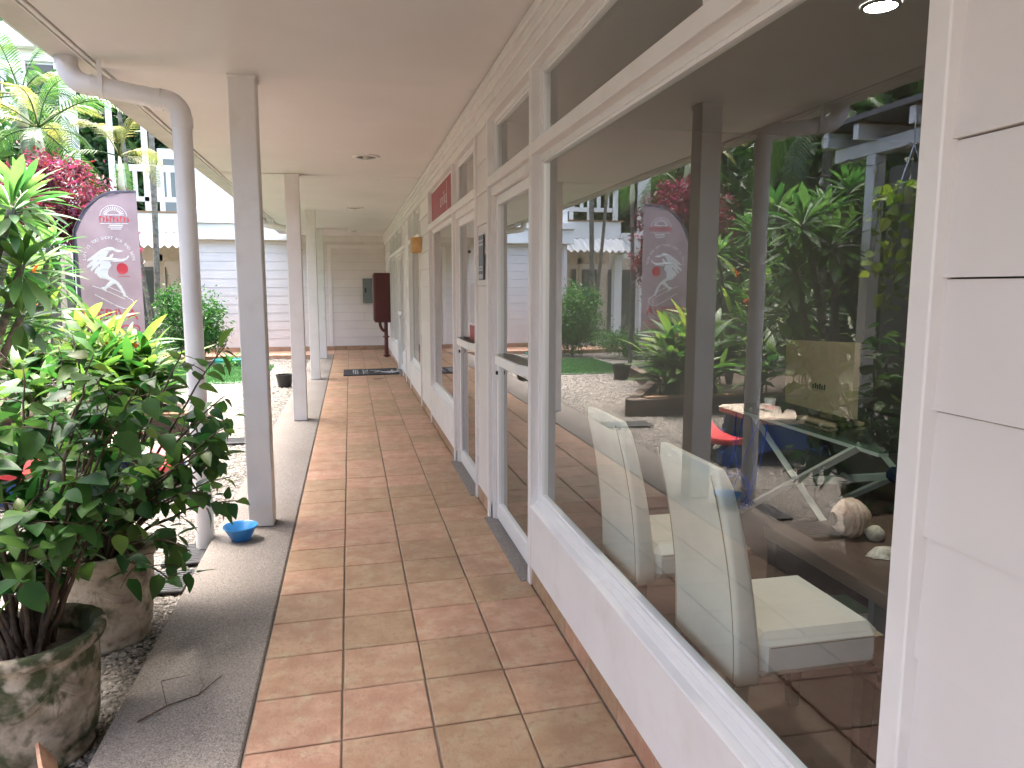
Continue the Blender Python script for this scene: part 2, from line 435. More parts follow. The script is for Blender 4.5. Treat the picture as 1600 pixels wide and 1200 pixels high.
apron = B().box(-5.2, -.404, 18.1, 19.2, -.16, -.002, b=.008).build('cross_path', 'tile'); tag(apron, kind='structure')

# porch ceiling
ceil_ = B().box(-1.40, .95, -6, 19.4, 2.90, 3.05).build('porch_ceiling', 'paint_ceiling'); tag(ceil_, kind='structure')
ys = [-6, 1.0, 4.98, 9.0, 13.05, 16.9, 19.2]
for i in range(6):
    b = B(); n = 10; V = []; Fs = []
    for a in range(n+1):
        for k in range(n+1):
            x = -1.40+2.32*k/n; y = ys[i]+.003+(ys[i+1]-ys[i]-.006)*a/n
            sag = -.012*math.sin(math.pi*a/n)*math.sin(math.pi*k/n)+.006*math.sin(3*x+i)*math.sin(2*y)
            edge = -.004 if i % 2 else 0
            V.append((x, y, 2.885+sag*.8+edge))
    Fs = [(a*(n+1)+k, (a+1)*(n+1)+k, (a+1)*(n+1)+k+1, a*(n+1)+k+1) for a in range(n) for k in range(n)]
    m0 = len(V); V += [(-1.40, ys[i]+.003, 2.899), (.92, ys[i]+.003, 2.899)]; Fs.append((m0, 0, n, m0+1))
    b.add(V, Fs).build('ceiling_panel', 'paint_ceiling', ceil_, smooth='all')

# ================================================================== SHOP BUILDING
shop = thing('shop_building', 'white timber shopfront with large windows and clapboard siding along the walkway', 'building', (.95, 8, 0))
XF = .90; XW = .925
BP = .2115; BZ0 = .114
def boards(y0, y1, zmax=2.69, zmin=.104, x=XW, parent=shop):
    k = 0; zs = [zmin]+[BZ0+BP*i for i in range(1, 14)]
    zs = [z for z in zs if z < zmax-.02]+[zmax]
    for a, c in zip(zs[:-1], zs[1:]):
        b = B(); V = [(x-.012, y0, a+.002),(x-.012, y1, a+.002),(x-.003, y1, c-.001),(x-.003, y0, c-.001),
                      (x+.02, y0, a+.002),(x+.02, y1, a+.002),(x+.02, y1, c-.001),(x+.02, y0, c-.001)]
        b.add(V, [(0,3,2,1),(4,5,6,7),(0,1,5,4),(3,7,6,2),(0,4,7,3),(1,2,6,5)])
        b.build('siding_board', 'paint_siding', parent)
def member(y0, y1, z0=.0, z1=2.69, name='timber_post', x0=XF, x1=.985):
    return box1(name, 'paint', shop, x0, x1, y0, y1, z0, z1, b=.003)
def pane_window(y0, y1, z0, z1, label=None, xg=.968, parent=None, fw=.028):
    """aluminium frame with one glass pane"""
    b = B()
    b.box(.945, .99, y0, y1, z0, z0+fw).box(.945, .99, y0, y1, z1-fw, z1)
    b.box(.9452, .9902, y0, y0+fw, z0+fw, z1-fw).box(.9452, .9902, y1-fw, y1, z0+fw, z1-fw)
    # stepped inner bead
    b.box(.953, .98, y0+fw, y0+fw+.012, z0+fw, z1-fw).box(.953, .98, y1-fw-.012, y1-fw, z0+fw, z1-fw)
    b.box(.9528, .98, y0+fw+.012, y1-fw-.012, z0+fw, z0+fw+.012).box(.9528, .98, y0+fw+.012, y1-fw-.012, z1-fw-.012, z1-fw)
    o = b.build('window', 'aluminium_white', shop)
    if label: o['label'] = label
    box1('pane', 'glass', o, xg, xg+.004, y0+fw+.006, y1-fw-.006, z0+fw+.006, z1-fw-.006) if False else \
        B().add([(xg, y0+fw+.006, z0+fw+.006),(xg, y1-fw-.006, z0+fw+.006),(xg, y1-fw-.006, z1-fw-.006),(xg, y0+fw+.006, z1-fw-.006)], [(0,3,2,1)]).build('pane', 'glass', o)
    return o
ZB0, ZB1, ZT = 2.235, 2.295, 2.655
def kick(y0, y1):
    box1('kick_panel', 'paint', shop, .905, .985, y0, y1, .102, .424, b=.003)
    b = B(); prof = [(.985, .4245), (.8985, .4245), (.8965, .428), (.8965, .436), (.900, .440), (.926, .448), (.930, .454), (.944, .464), (.985, .464)]
    b.prism(prof, y1-y0, lambda u, v, w_: (u, y0+w_, v)); b.build('sill', 'paint', shop)
def base_tiles(y0, y1):
    n = max(1, round((y1-y0)/.33)); l = (y1-y0)/n
    for i in range(n):
        box1('base_tile', 'tile', shop, .913, .95, y0+l*i+.002, y0+l*(i+1)-.002, 0, .1, b=.003)
    box1('base_grout', 'grout', shop, .917, .9495, y0, y1, -.005, .098)
def bar(y0, y1, z0=ZB0, z1=ZB1, x0=XF-.002): return box1('transom_bar', 'paint', shop, x0, .985, y0, y1, z0, z1, b=.003)
def door(y0, y1, hinge_far=True, lab=None):
    """glazed aluminium door in a timber frame"""
    b = B()
    b.box(.925, .99, y0, y0+.035, 0, ZB0-.002, b=.002).box(.925, .99, y1-.035, y1, 0, ZB0-.002, b=.002).box(.9248, .99, y0+.035, y1-.035, ZB0-.06, ZB0-.002, b=.002)
    b.box(.938, .99, y0+.035, y0+.055, 0, ZB0-.06).box(.938, .99, y1-.055, y1-.035, 0, ZB0-.06)
    b.build('door_frame', 'paint', shop)
    a, c = y0+.058, y1-.058; zt = ZB0-.065
    b = B(); st = .055
    b.box(.948, .985, a, a+st, .015, zt, b=.002).box(.948, .985, c-st, c, .015, zt, b=.002)
    b.box(.9482, .985, a+st, c-st, .015, .125, b=.002).box(.9482, .985, a+st, c-st, zt-.06, zt, b=.002).box(.9482, .985, a+st, c-st, 1.075, 1.115, b=.002)
    o = b.build('door', 'aluminium_white', shop)
    if lab: o['label'] = lab
    for z0, z1 in ((.125, 1.075), (1.115, zt-.06)):
        B().add([(.966, a+st, z0),(.966, c-st, z0),(.966, c-st, z1),(.966, a+st, z1)], [(0,3,2,1)]).build('pane', 'glass', o)
    # push bar, bowed towards the walkway
    hb = B(); n = 10; pts = []
    for i in range(n+1):
        t = i/n; pts.append((.948-.055*min(1, 5*t, 5*(1-t)), c-.02-(c-a-.04)*t))
    for (xa, ya), (xb, yb) in zip(pts[:-1], pts[1:]):
        k = len(hb.v); zz0, zz1 = 1.10, 1.155
        hb.v += [(xa,ya,zz0),(xb,yb,zz0),(xb,yb,zz1),(xa,ya,zz1),(xa+.018,ya,zz0),(xb+.018,yb,zz0),(xb+.018,yb,zz1),(xa+.018,ya,zz1)]
        hb.f += [(k,k+1,k+2,k+3),(k+7,k+6,k+5,k+4),(k+3,k+2,k+6,k+7),(k,k+4,k+5,k+1)]
    hb.build('push_bar', 'aluminium_white', o)
    B().tube([(.949, c-.028, 1.02), (.936, c-.028, 1.02)], .013, 10).build('lock', 'dark_gap', o)
    box1('door_threshold', 'aggregate', shop, .865, 1.0, y0, y1, -.012, .006, b=.003)
    # transom light over the door
    pane_window(y0, y1, ZB1, ZT)
    bar(y0, y1)
boards(-6, .988)
member(.988, 1.036, 0, 2.69, x0=.893)
# window 1
W1a, W1b = 1.036, 3.633
kick(W1a, W1b); bar(W1a, W1b)
pane_window(W1a, W1b, .465, ZB0, 'wide plate glass window reflecting the garden')
pane_window(W1a, 1.774, ZB1, ZT); member(1.774, 1.823, ZB1, ZT, 'mullion'); pane_window(1.823, W1b, ZB1, ZT)
member(3.633, 3.686)
door(3.686, 4.82, lab='glazed white door next to the large front window')
member(4.82, 4.868); boards(4.868, 5.32); member(5.32, 5.368)
door(5.368, 6.52, lab='glazed white door beside the dark wall plaque')
member(6.52, 6.568)
kick(6.568, 8.50); bar(6.568, 8.5); pane_window(6.568, 8.5, .465, ZB0); pane_window(6.568, 8.5, ZB1, ZT)
member(8.50, 8.548); boards(8.548, 9.72); member(9.72, 9.768)
kick(9.768, 11.5); bar(9.768, 11.5); pane_window(9.768, 11.5, .465, ZB0); pane_window(9.768, 10.6, ZB1, ZT); member(10.6, 10.645, ZB1, ZT, 'mullion'); pane_window(10.645, 11.5, ZB1, ZT)
member(11.5, 11.548); boards(11.548, 12.4); member(12.4, 12.448)
kick(12.448, 13.2); bar(12.448, 13.2); pane_window(12.448, 13.2, .465, ZB0); pane_window(12.448, 13.2, ZB1, ZT)
member(13.2, 13.248); door(13.248, 14.4); member(14.4, 14.448)
kick(14.448, 16.8); bar(14.448, 16.8); pane_window(14.448, 15.6, .465, ZB0); member(15.6, 15.645, .5, ZB0, 'mullion'); pane_window(15.645, 16.8, .465, ZB0)
pane_window(14.448, 15.6, ZB1, ZT); member(15.6, 15.645, ZB1, ZT, 'mullion'); pane_window(15.645, 16.8, ZB1, ZT)
member(16.8, 16.848); boards(16.848, 19.2)
for a, c in ((-6, 3.686), (4.82, 5.368), (6.52, 13.248), (14.4, 19.18)): base_tiles(a, c)
# head board and crown mouldings
for nm, x0, z0, z1 in (('head_board', .897, 2.655, 2.725), ('crown_moulding', .884, 2.725, 2.775), ('crown_moulding', .868, 2.775, 2.825), ('crown_moulding', .850, 2.825, 2.868)):
    y0 = 1.036 if nm == 'head_board' else -6
    box1(nm, 'paint', shop, x0, .99, y0, 19.19, z0, z1, b=.004)
box1('head_board', 'paint', shop, .897, .99, -6, 1.034, 2.692, 2.725, b=.003)
# shell of the building: back, partitions, inner ceiling and floor, roof mass
def room(y0, y1, wallmat, depth=5.2):
    box1('inner_floor', 'room_floor', shop, .99, depth, y0, y1, -.1, .004)
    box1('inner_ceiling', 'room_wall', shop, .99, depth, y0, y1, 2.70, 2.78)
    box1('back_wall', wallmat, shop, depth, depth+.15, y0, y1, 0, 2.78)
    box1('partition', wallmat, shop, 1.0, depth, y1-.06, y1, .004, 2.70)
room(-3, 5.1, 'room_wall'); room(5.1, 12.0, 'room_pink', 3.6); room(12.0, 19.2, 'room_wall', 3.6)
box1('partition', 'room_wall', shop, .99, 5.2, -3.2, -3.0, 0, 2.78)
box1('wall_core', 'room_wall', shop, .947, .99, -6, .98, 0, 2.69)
for a, c in ((4.83, 5.36), (8.51, 9.76), (11.51, 12.44), (16.81, 19.2)): box1('wall_core', 'room_wall', shop, .947, .992, a, c, 0, 2.66)
box1('roof', 'roof_grey', shop, -1.36, 5.4, -6.2, 19.4, 3.06, 3.3)

# fascia and gutter along the eave
gut = thing('eave_gutter', 'white box gutter and fascia along the porch eave', 'gutter', (-1.45, 8, 2.8))
box1('fascia', 'paint', gut, -1.43, -1.405, -6, 19.1, 2.868, 3.1, b=.003)
b = B().box(-1.62, -1.44, -6, 18.9, 2.885, 2.895).box(-1.62, -1.612, -6, 18.9, 2.895, 3.02).box(-1.448, -1.44, -6, 18.9, 2.895, 3.02); b.build('gutter_trough', 'gutter_bottom', gut)
box1('drip_strip', 'paint', gut, -1.442, -1.434, -6, 19.0, 2.862, 2.9)

# porch posts
plabs = ['nearest white square porch post, beside the blue bowl', 'second white porch post from the camera, behind the nearest one', 'third white porch post along the walkway', 'farthest white porch post, by the end wall']
for y, lb in zip((5.03, 9.05, 13.12, 17.0), plabs):
    t = thing('porch_post', lb, 'post', (-.615, y, 0), 'posts carrying the porch roof')
    box1('shaft', 'paint', t, -.697, -.537, y-.08, y+.08, .0, 2.884, b=.006)
    box1('base_joint', 'dark_gap', t, -.694, -.540, y-.077, y+.077, -.0005, .006)
    box1('top_shim', 'paint', t, -.703, -.531, y-.086, y+.086, 2.862, 2.883, b=.003)

# downpipes
def downpipe(y, lb, xv=-.945, r=.056, zb=-.10):
    t = thing('downpipe', lb, 'drainpipe', (xv, y, zb), 'downpipes from the gutter')
    zt = 2.70
    B().tube([(xv, y, zb-.02), (xv, y, zt-.12)], r, 20).build('pipe_run', 'pvc', t, smooth=True)
    def elbow(c, a0, a1, rad):   # in the XZ plane
        return [(c[0]+rad*math.cos(a0+(a1-a0)*i/10), y, c[1]+rad*math.sin(a0+(a1-a0)*i/10)) for i in range(11)]
    B().tube(elbow((xv-.1, zt-.12), 0, math.pi/2, .1), r*1.06, 20).build('elbow', 'pvc', t, smooth=True)
    b = B()
    b.tube([(xv, y, zt-.18), (xv, y, zt-.115)], r*1.13, 20); b.build('socket', 'pvc', t, smooth=True)
    B().tube([(xv-.16, y, zt-.02), (xv-.1, y, zt-.02)], r*1.13, 20).build('socket', 'pvc', t, smooth=True)
    B().tube([(xv-.1, y, zt-.02), (xv-.48, y, zt+.04)], r, 20).build('pipe_run', 'pvc', t, smooth=True)
    c = (xv-.48, zt+.16)
    B().tube([(c[0]+.12*math.cos(a), y, c[1]+.12*math.sin(a)) for a in [R(-82-i*9.8) for i in range(11)]], r*1.06, 20).build('elbow', 'pvc', t, smooth=True)
    B().tube([(xv-.60, y, zt+.15), (xv-.60, y, zt+.20)], r*1.1, 20).build('outlet', 'pvc', t, smooth=True)
    b = B(); b.tube([(xv-.40, y, zt+.028), (xv-.425, y, zt+.032)], r*1.14, 20); b.box(xv-.425, xv-.40, y-.068, y-.062, zt+.03, zt+.17); b.build('bracket', 'pvc', t, smooth=True)
    return t
downpipe(4.82, 'white plastic downpipe with two elbows beside the nearest porch post')
downpipe(14.6, 'white plastic downpipe at the far end, behind the second post')

# recessed ceiling lights
llabs = ['nearest round recessed light in the porch ceiling', 'middle round recessed light in the porch ceiling', 'farthest round recessed light in the porch ceiling']
for (x, y), lb in zip(((.2, 7.62), (.13, 12.4), (.15, 17.4)), llabs):
    t = thing('ceiling_light', lb, 'ceiling light', (x, y, 2.87), 'recessed lights in the porch ceiling')
    zc = 2.868
    B().lathe([(.135, zc+.012), (.135, zc-.004), (.128, zc-.008), (.100, zc-.006), (.096, zc+.004)], x, y, 28).build('trim_ring', 'aluminium_white', t, smooth=True)
    B().lathe([(.098, zc+.002), (.060, zc+.006), (.001, zc+.007)], x, y, 28).build('recess', 'sign_dark', t, smooth=True)
    B().lathe([(.001, zc-.022), (.022, zc-.018), (.036, zc-.004), (.038, zc+.004)], x, y, 20).build('bulb', 'bulb', t, smooth=True)

# ---------------------------------------------------------------- things on the walkway and shop front
# sconce
t = thing('wall_sconce', 'rounded tan wall lamp between the second and third shop windows', 'wall lamp', (.91, 9.6, 2.06))
b = B(); n = 14; V = []; Fs = []
for i in range(n+1):
    a = math.pi*i/n
    for z, k in ((2.03, .93), (2.045, 1), (2.21, 1), (2.225, .93)): V.append((.912-.13*k*math.sin(a), 9.6+.13*k*math.cos(a), z))
for i in range(n):
    for j in range(3): Fs.append((i*4+j, i*4+4+j, i*4+5+j, i*4+1+j))
b.add(V, Fs).build('shade', 'sconce', t, smooth=True)
box1('back_plate', 'sconce', t, .905, .914, 9.49, 9.71, 2.035, 2.22)
# plaque
t = thing('wall_plaque', 'narrow dark plaque with pale print on the siding between the two near doors', 'sign', (.90, 5.09, 1.78))
box1('board', 'sign_dark', t, .903, .911, 5.0, 5.19, 1.635, 1.945, b=.002)
b = B()
for (z, h) in ((1.905, .016), (1.88, .016), (1.725, .014), (1.705, .014), (1.66, .03)):
    g = random.Random(int(z*1000)); y = 5.02
    while y < 5.16:
        l = g.uniform(.012, .03); b.box(.9022, .9028, y, min(y+l, 5.17), z-h/2, z+h/2); y += l+.006
b.build('lettering', 'sign_print', t)
# red transom sign
t = thing('transom_sign', 'dark red sign with white lettering in the transom over the second window', 'sign', (.935, 7.5, 2.47))
box1('board', 'sign_red', t, .938, .943, 6.60, 8.47, 2.325, 2.63, b=.001)
b = B(); text_geo(b, 'uniku', lambda u, v: (.9372, 7.42-u, 2.40+v), .20, 1.25); b.build('lettering', 'print_white', t)
box1('seam', 'print_white', t, .9368, .9374, 7.15, 7.162, 2.33, 2.60)
# door stickers
for i, (z0, z1, m_) in enumerate(((1.30, 1.62, 'sign_print'), (1.16, 1.28, 'sign_red'))):
    o = box1('door_sticker', m_, None, .9632, .9642, 5.75, 5.98, z0, z1, origin=(.963, 5.86, z0)); tag(o, ['pale printed notice on the second glass door', 'red sticker below the notice on the second glass door'][i], 'sticker')
# door mat
t = thing('door_mat', 'black door mat with white drawing before the far shop door', 'mat', (.36, 13.95, 0))
b = B(); b.prism([(-.15, 13.42), (.86, 13.50), (.86, 14.50), (-.15, 14.40)], .012, lambda u, v, w_: (u, v, .003+w_)); b.build('pad', 'mat_black', t)
FIG = [(335,500),(345,485),(375,475),(400,465),(430,465),(455,480),(505,490),(510,497),(470,502),(430,490),(405,498),(385,530),(380,545),(400,540),(412,525),(435,512),(438,520),(425,545),(430,550),(490,555),(530,545),(545,525),(550,535),(540,550),(500,572),(440,575),(405,572),(415,605),(405,620),(390,640),(385,670),(395,690),(430,710),(460,730),(480,760),(500,800),(510,830),(525,845),(515,850),(490,840),(488,825),(470,790),(440,745),(415,750),(380,775),(365,785),(372,803),(365,805),(330,780),(335,770),(360,765),(380,740),(400,722),(370,710),(330,700),(310,680),(308,660),(320,640),(335,600),(330,560),(335,530)]
HAIR = [[(340,490),(290,530),(250,560),(246,575),(292,562),(338,522)],[(334,528),(270,580),(240,610),(246,626),(300,592),(336,552)],[(330,566),(285,602),(265,640),(276,648),(312,612),(336,588)],[(328,600),(297,640),(290,665),(305,670),(322,640)]]
def tri_poly(b, pts, place):
    from mathutils.geometry import tessellate_polygon
    tr = tessellate_polygon([[Vector((p[0], p[1], 0)) for p in pts]])
    b.add([place(*p) for p in pts], [tuple(q) for q in tr])
b = B(); pl = lambda u, v: (.62-(v-650)/700, 13.95+(u-400)/520, .0165)
tri_poly(b, FIG, pl); [tri_poly(b, h, pl) for h in HAIR]
for x in (.02, .2):
    g = random.Random(int(x*100)); y = 13.6
    while y < 14.3:
        l = g.uniform(.06, .13)
        for k in range(3): b.box(x+k*.04, x+k*.04+.016, y, y+l, .0158, .0165) if g.random() < .75 else None
        b.box(x, x+.1, y, y+.018, .0158, .0166); y += l+.03
b.build('print', 'mat_print', t)
# floor drain slot
o = B().prism([(.36, 12.86), (.52, 12.87), (.52, 12.93), (.36, 12.92)], .006, lambda u, v, w_: (u, v, w_+.001)).build('floor_drain', 'sign_dark', origin=(.44, 12.9, 0)); tag(o, 'small dark slot drain in the tiles before the mat', 'drain')
# hose cabinet
t = thing('hose_cabinet', 'dark red metal hose cabinet on a pipe at the far end of the shop wall', 'cabinet', (.73, 17.3, 0))
box1('body', 'cabinet_red', t, .545, .905, 16.92, 17.65, .80, 1.92, b=.012)
box1('door', 'cabinet_red', t, .53, .544, 16.95, 17.62, .83, 1.89, b=.005)
box1('cover', 'cabinet_red', t, .57, .88, 16.905, 16.919, .85, 1.87, b=.004)
B().tube([(.62, 16.91, 1.78), (.62, 16.89, 1.78)], .018, 12).build('lock', 'dark_gap', t)
B().tube([(.80, 17.1, -.0), (.80, 17.1, .82)], .045, 14).build('stand_pipe', 'cabinet_red', t, smooth=True)
B().tube(bez((.66, 17.1, .82), (.66, 17.1, .62), (.80, 17.1, .58)), .035, 12).build('pipe_bend', 'cabinet_red', t, smooth=True)
for z in (.02, .45): B().tube([(.80, 17.1, z), (.80, 17.1, z+.03)], .075, 14).build('flange', 'cabinet_red', t, smooth=True)
# blue bowl
o = B().lathe([(.001, .004), (.045, .004), (.052, 0.0), (.058, .006), (.098, .082), (.107, .088), (.105, .094), (.094, .088), (.055, .014), (.001, .012)], -.715, 4.72, 36).build('plastic_bowl', 'bowl_blue', smooth=True, origin=(-.715, 4.72, 0)); tag(o, 'blue plastic bowl on the aggregate strip by the nearest post', 'bowl')
# twig on the strip
b = B(); b.tube([(-.80, 2.72, .008), (-.72, 2.80, .012), (-.62, 2.86, .009), (-.55, 2.99, .014)], [.004, .0035, .003, .0015], 6); b.tube([(-.72, 2.80, .012), (-.78, 2.98, .02), (-.68, 3.02, .012)], [.002, .0018, .001], 5); b.tube([(-.62, 2.86, .009), (-.61, 2.93, .01), (-.64, 3.0, .006)], [.0018, .0015, .001], 5)
tag(b.build('fallen_twig', 'bark_twig', origin=(-.7, 2.85, 0)), 'thin dry twig lying on the aggregate strip', 'twig')
# rubber pads in the gravel
def pad(x0, x1, y0, y1, rz, lb, z=None):
    cx, cy2 = (x0+x1)/2, (y0+y1)/2; b = B(); hx, hy = (x1-x0)/2, (y1-y0)/2; z = gh(cx, cy2)+.012 if z is None else z
    b.box(-hx, hx, -hy, hy, 0, .022, b=.006)
    n = int(hy*2/.03)
    for i in range(n): b.box(-hx+.015, hx-.015, -hy+.02+i*.03, -hy+.032+i*.03, .0222, .025)
    ca, sa = math.cos(rz), math.sin(rz)
    b.v = [(cx+p[0]*ca-p[1]*sa, cy2+p[0]*sa+p[1]*ca, z+p[2]) for p in b.v]
    tag(b.build('rubber_pad', 'rubber', origin=(cx, cy2, z)), lb, 'mat', 'rubber stepping pads in the gravel')
pad(-1.16, -.93, 4.55, 4.90, .03, 'rubber stepping pad at the foot of the nearest downpipe')
pad(-1.28, -.93, 4.12, 4.44, -.05, 'rubber stepping pad beside the farther clay planter')
pad(-1.62, -.95, 8.12, 8.40, .0, 'dark rubber pad in the gravel beyond the nearest post')
# black nursery pots
def nursery_pot(x, y, r, h, lb):
    z = gh(x, y); t = thing('nursery_pot', lb, 'plant pot', (x, y, z), 'black nursery pots on the gravel')
    B().lathe([(.001, z), (r*.75, z), (r*.98, z+h*.88), (r*1.06, z+h*.88), (r*1.06, z+h), (r*.95, z+h), (r*.9, z+h*.85), (.001, z+h*.83)], x, y, 24).build('shell', 'plastic_black', t, smooth=True)
    B().lathe([(r*.9, z+h*.86), (.001, z+h*.88)], x, y, 20).build('soil_fill', 'soil', t)
nursery_pot(-1.12, 12.85, .14, .22, 'small black plastic pot on the gravel between the first two posts')
nursery_pot(-2.95, 12.7, .17, .28, 'larger black plastic pot on the gravel by the lawn edge')

# ================================================================== END BUILDING (wall across the walkway)
endb = thing('end_building', 'white clapboard building closing the far end of the walkway', 'building', (-1.4, 19.3, 0))
EY = 19.22
zs = [.104]+[BZ0+BP*i for i in range(1, 13)]; zs = [z for z in zs if z < 2.70]+[2.74]
for i, (a, c) in enumerate(zip(zs[:-1], zs[1:])):
    cuts = [-3.75, .92] if i % 3 else [-3.75, (-1.1, .35, -2.2)[(i//3) % 3], .92]
    for x0, x1 in zip(cuts[:-1], cuts[1:]):
        b = B(); V = [(x0+.002, EY-.012, a+.002),(x1-.002, EY-.012, a+.002),(x1-.002, EY-.003, c-.001),(x0+.002, EY-.003, c-.001),(x0+.002, EY+.02, a+.002),(x1-.002, EY+.02, a+.002),(x1-.002, EY+.02, c-.001),(x0+.002, EY+.02, c-.001)]
        b.add(V, [(0,1,2,3),(7,6,5,4),(0,4,5,1),(3,2,6,7),(0,3,7,4),(1,5,6,2)]); b.build('siding_board', 'paint_siding', endb)
n = 14
for i in range(n): box1('base_tile', 'tile', endb, -3.75+4.66*i/n+.002, -3.75+4.66*(i+1)/n-.002, EY-.022, EY+.02, -.012, .10, b=.003)
box1('wall_core', 'room_wall', endb, -3.74, .95, EY+.021, 19.6, -.15, 2.74)
box1('corner_board', 'paint', endb, -3.83, -3.75, EY-.02, 19.55, 0, 2.74, b=.003)
box1('vertical_trim', 'paint', endb, -.52, -.43, EY-.028, EY-.0125, .102, 2.66, b=.003)
box1('head_trim', 'paint', endb, -.43, .90, EY-.028, EY-.0125, 2.57, 2.66, b=.003)
box1('eave_beam', 'paint_far', endb, -3.95, -1.3, 19.0, 19.5, 2.742, 3.12, b=.01)
box1('head_board', 'paint', endb, -1.42, .95, EY-.03, 19.6, 2.741, 2.98)
box1('eave_board', 'paint_far', endb, -3.98, -1.3, 18.93, 19.4, 3.125, 3.30, b=.008)
box1('upper_wall', 'paint_far', endb, -3.9, 5.4, 19.45, 21.5, 3.31, 6.8)
for k in range(8): box1('upper_board', 'paint_far', endb, -3.9, -1.2, 19.425, 19.449, 3.34+k*.26, 3.34+k*.26+.252)
t = thing('breaker_panel', 'grey metal breaker panel on the far clapboard wall', 'electrical panel', (.47, 19.2, 1.5))
box1('case', 'panel_grey', t, .33, .66, 19.11, 19.205, 1.20, 1.82, b=.006)
box1('cover', 'panel_grey', t, .345, .645, 19.10, 19.109, 1.215, 1.805, b=.003)
box1('latch', 'dark_gap', t, .38, .42, 19.093, 19.099, 1.46, 1.58)
t = thing('wall_camera', 'small black security eye on a white plate on the far wall', 'camera', (-1.16, 19.2, 2.5))
B().tube([(-1.16, 19.207, 2.52), (-1.16, 19.17, 2.52)], .09, 16).build('plate', 'paint', t, smooth=True)
B().tube([(-1.16, 19.17, 2.52), (-1.16, 19.15, 2.52)], .045, 14).build('lens', 'plastic_black', t, smooth=True)

# ================================================================== NEIGHBOUR BUILDING with balcony
nb = thing('balcony_building', 'white two storey building with railed balcony and corrugated awning beyond the garden', 'building', (-6, 21, 0))
NY = 20.9
box1('deck_fascia', 'paint_far', nb, -6.0, -3.3, NY, NY+.08, 3.02, 3.52, b=.006)
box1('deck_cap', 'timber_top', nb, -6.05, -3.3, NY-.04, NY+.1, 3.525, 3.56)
box1('deck_slab', 'paint_far', nb, -6.0, -3.3, NY+.09, 24.5, 3.10, 3.50)
box1('bottom_rail', 'paint_far', nb, -5.72, -3.3, NY, NY+.06, 3.80, 3.92, b=.004)
box1('top_rail', 'paint_far', nb, -5.72, -3.3, NY-.02, NY+.08, 4.56, 4.72, b=.006)
k = 0; x = -5.62
while x < -3.4:
    box1('baluster', 'paint_far', nb, x, x+.10, NY+.01, NY+.05, 3.915, 4.565); x += .265
for x in (-5.84, -5.04, -4.1): box1('balcony_post', 'paint_far', nb, x-.06, x+.06, NY+.0, NY+.14, 3.565, 8.6, b=.006)
box1('tall_post', 'paint_far', nb, -6.92, -6.62, NY, NY+.3, -.1, 8.6, b=.008)
box1('lower_post', 'paint_far', nb, -6.02, -5.78, NY-.1, NY+.14, -.1, 2.62, b=.006)
box1('lower_post', 'plastic_beige', nb, -5.12, -4.98, NY+1.0, NY+1.14, -.1, 2.5, b=.006)
box1('side_beam', 'paint_far', nb, -8.4, -6.0, NY, NY+.1, 2.45, 3.15, b=.006)
box1('side_beam', 'paint_far', nb, -8.4, -6.0, NY-.06, NY-.001, 3.05, 3.2, b=.006)
# corrugated awning
b = B(); V = []; Fs = []; nx = 120
for i in range(nx+1):
    x = -6.05+2.75*i/nx; dz = .035*math.cos(i/nx*2.75/.19*2*math.pi)
    V += [(x, NY-.02, 3.02+dz*.5), (x, NY-.75, 2.62+dz)]
for i in range(nx): Fs.append((2*i, 2*i+1, 2*i+3, 2*i+2))
b.add(V, Fs).build('awning', 'paint_far', nb, smooth='all')
box1('awning_end', 'paint_far', nb, -6.10, -6.055, NY-.78, NY, 2.58, 3.1, b=.003)
box1('awning_bracket', 'paint_far', nb, -5.9, -5.86, NY-.7, NY-.02, 2.56, 2.60)
box1('wall', 'plastic_beige', nb, -8.4, -3.3, 23.6, 23.8, -.1, 3.1)
for x0, x1 in ((-8.0, -6.6), (-6.2, -5.3), (-4.9, -3.8)):
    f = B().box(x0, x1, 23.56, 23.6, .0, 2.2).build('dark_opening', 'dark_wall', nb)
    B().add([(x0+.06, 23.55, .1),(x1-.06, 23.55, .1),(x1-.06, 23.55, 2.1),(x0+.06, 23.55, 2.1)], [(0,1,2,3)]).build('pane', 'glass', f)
box1('lintel', 'plastic_beige', nb, -6.0, -3.3, NY+1.0, NY+1.2, 2.32, 3.0)
box1('upper_wall', 'paint_far', nb, -5.35, -3.3, 23.6, 23.8, 3.1, 5.6)
for x0 in (-5.2, -4.3):
    f = box1('shutter', 'panel_grey', nb, x0, x0+.6, 23.55, 23.6, 3.55, 5.3)
    box1('shutter_frame', 'paint_far', f, x0-.06, x0, 23.53, 23.6, 3.5, 5.4); box1('shutter_frame', 'paint_far', f, x0+.6, x0+.66, 23.53, 23.6, 3.5, 5.4)
box1('floor', 'aggregate', nb, -8.4, -3.85, 19.3, 23.6, -.15, -.06)
box1('roof', 'paint_far', nb, -8.8, -3.0, 20.4, 25, 8.6, 8.85)
# white house far behind the trees
hb = thing('white_house', 'white house glimpsed above the palms at the left edge', 'building', (-12, 30, 0))
box1('wall', 'paint_far', hb, -17, -9.6, 30, 36, -.1, 9.9)
for x in (-15, -12.6, -10.9):
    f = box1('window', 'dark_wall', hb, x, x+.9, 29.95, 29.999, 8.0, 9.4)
    box1('frame', 'paint_far', f, x-.1, x, 29.9, 29.96, 7.9, 9.5); box1('frame', 'paint_far', f, x+.9, x+1.0, 29.9, 29.96, 7.9, 9.5); box1('lintel', 'paint_far', f, x-.1, x+1.0, 29.88, 29.96, 9.5, 9.6)
box1('roof', 'paint_far', hb, -17.3, -9.3, 29.6, 36.4, 9.91, 10.15)

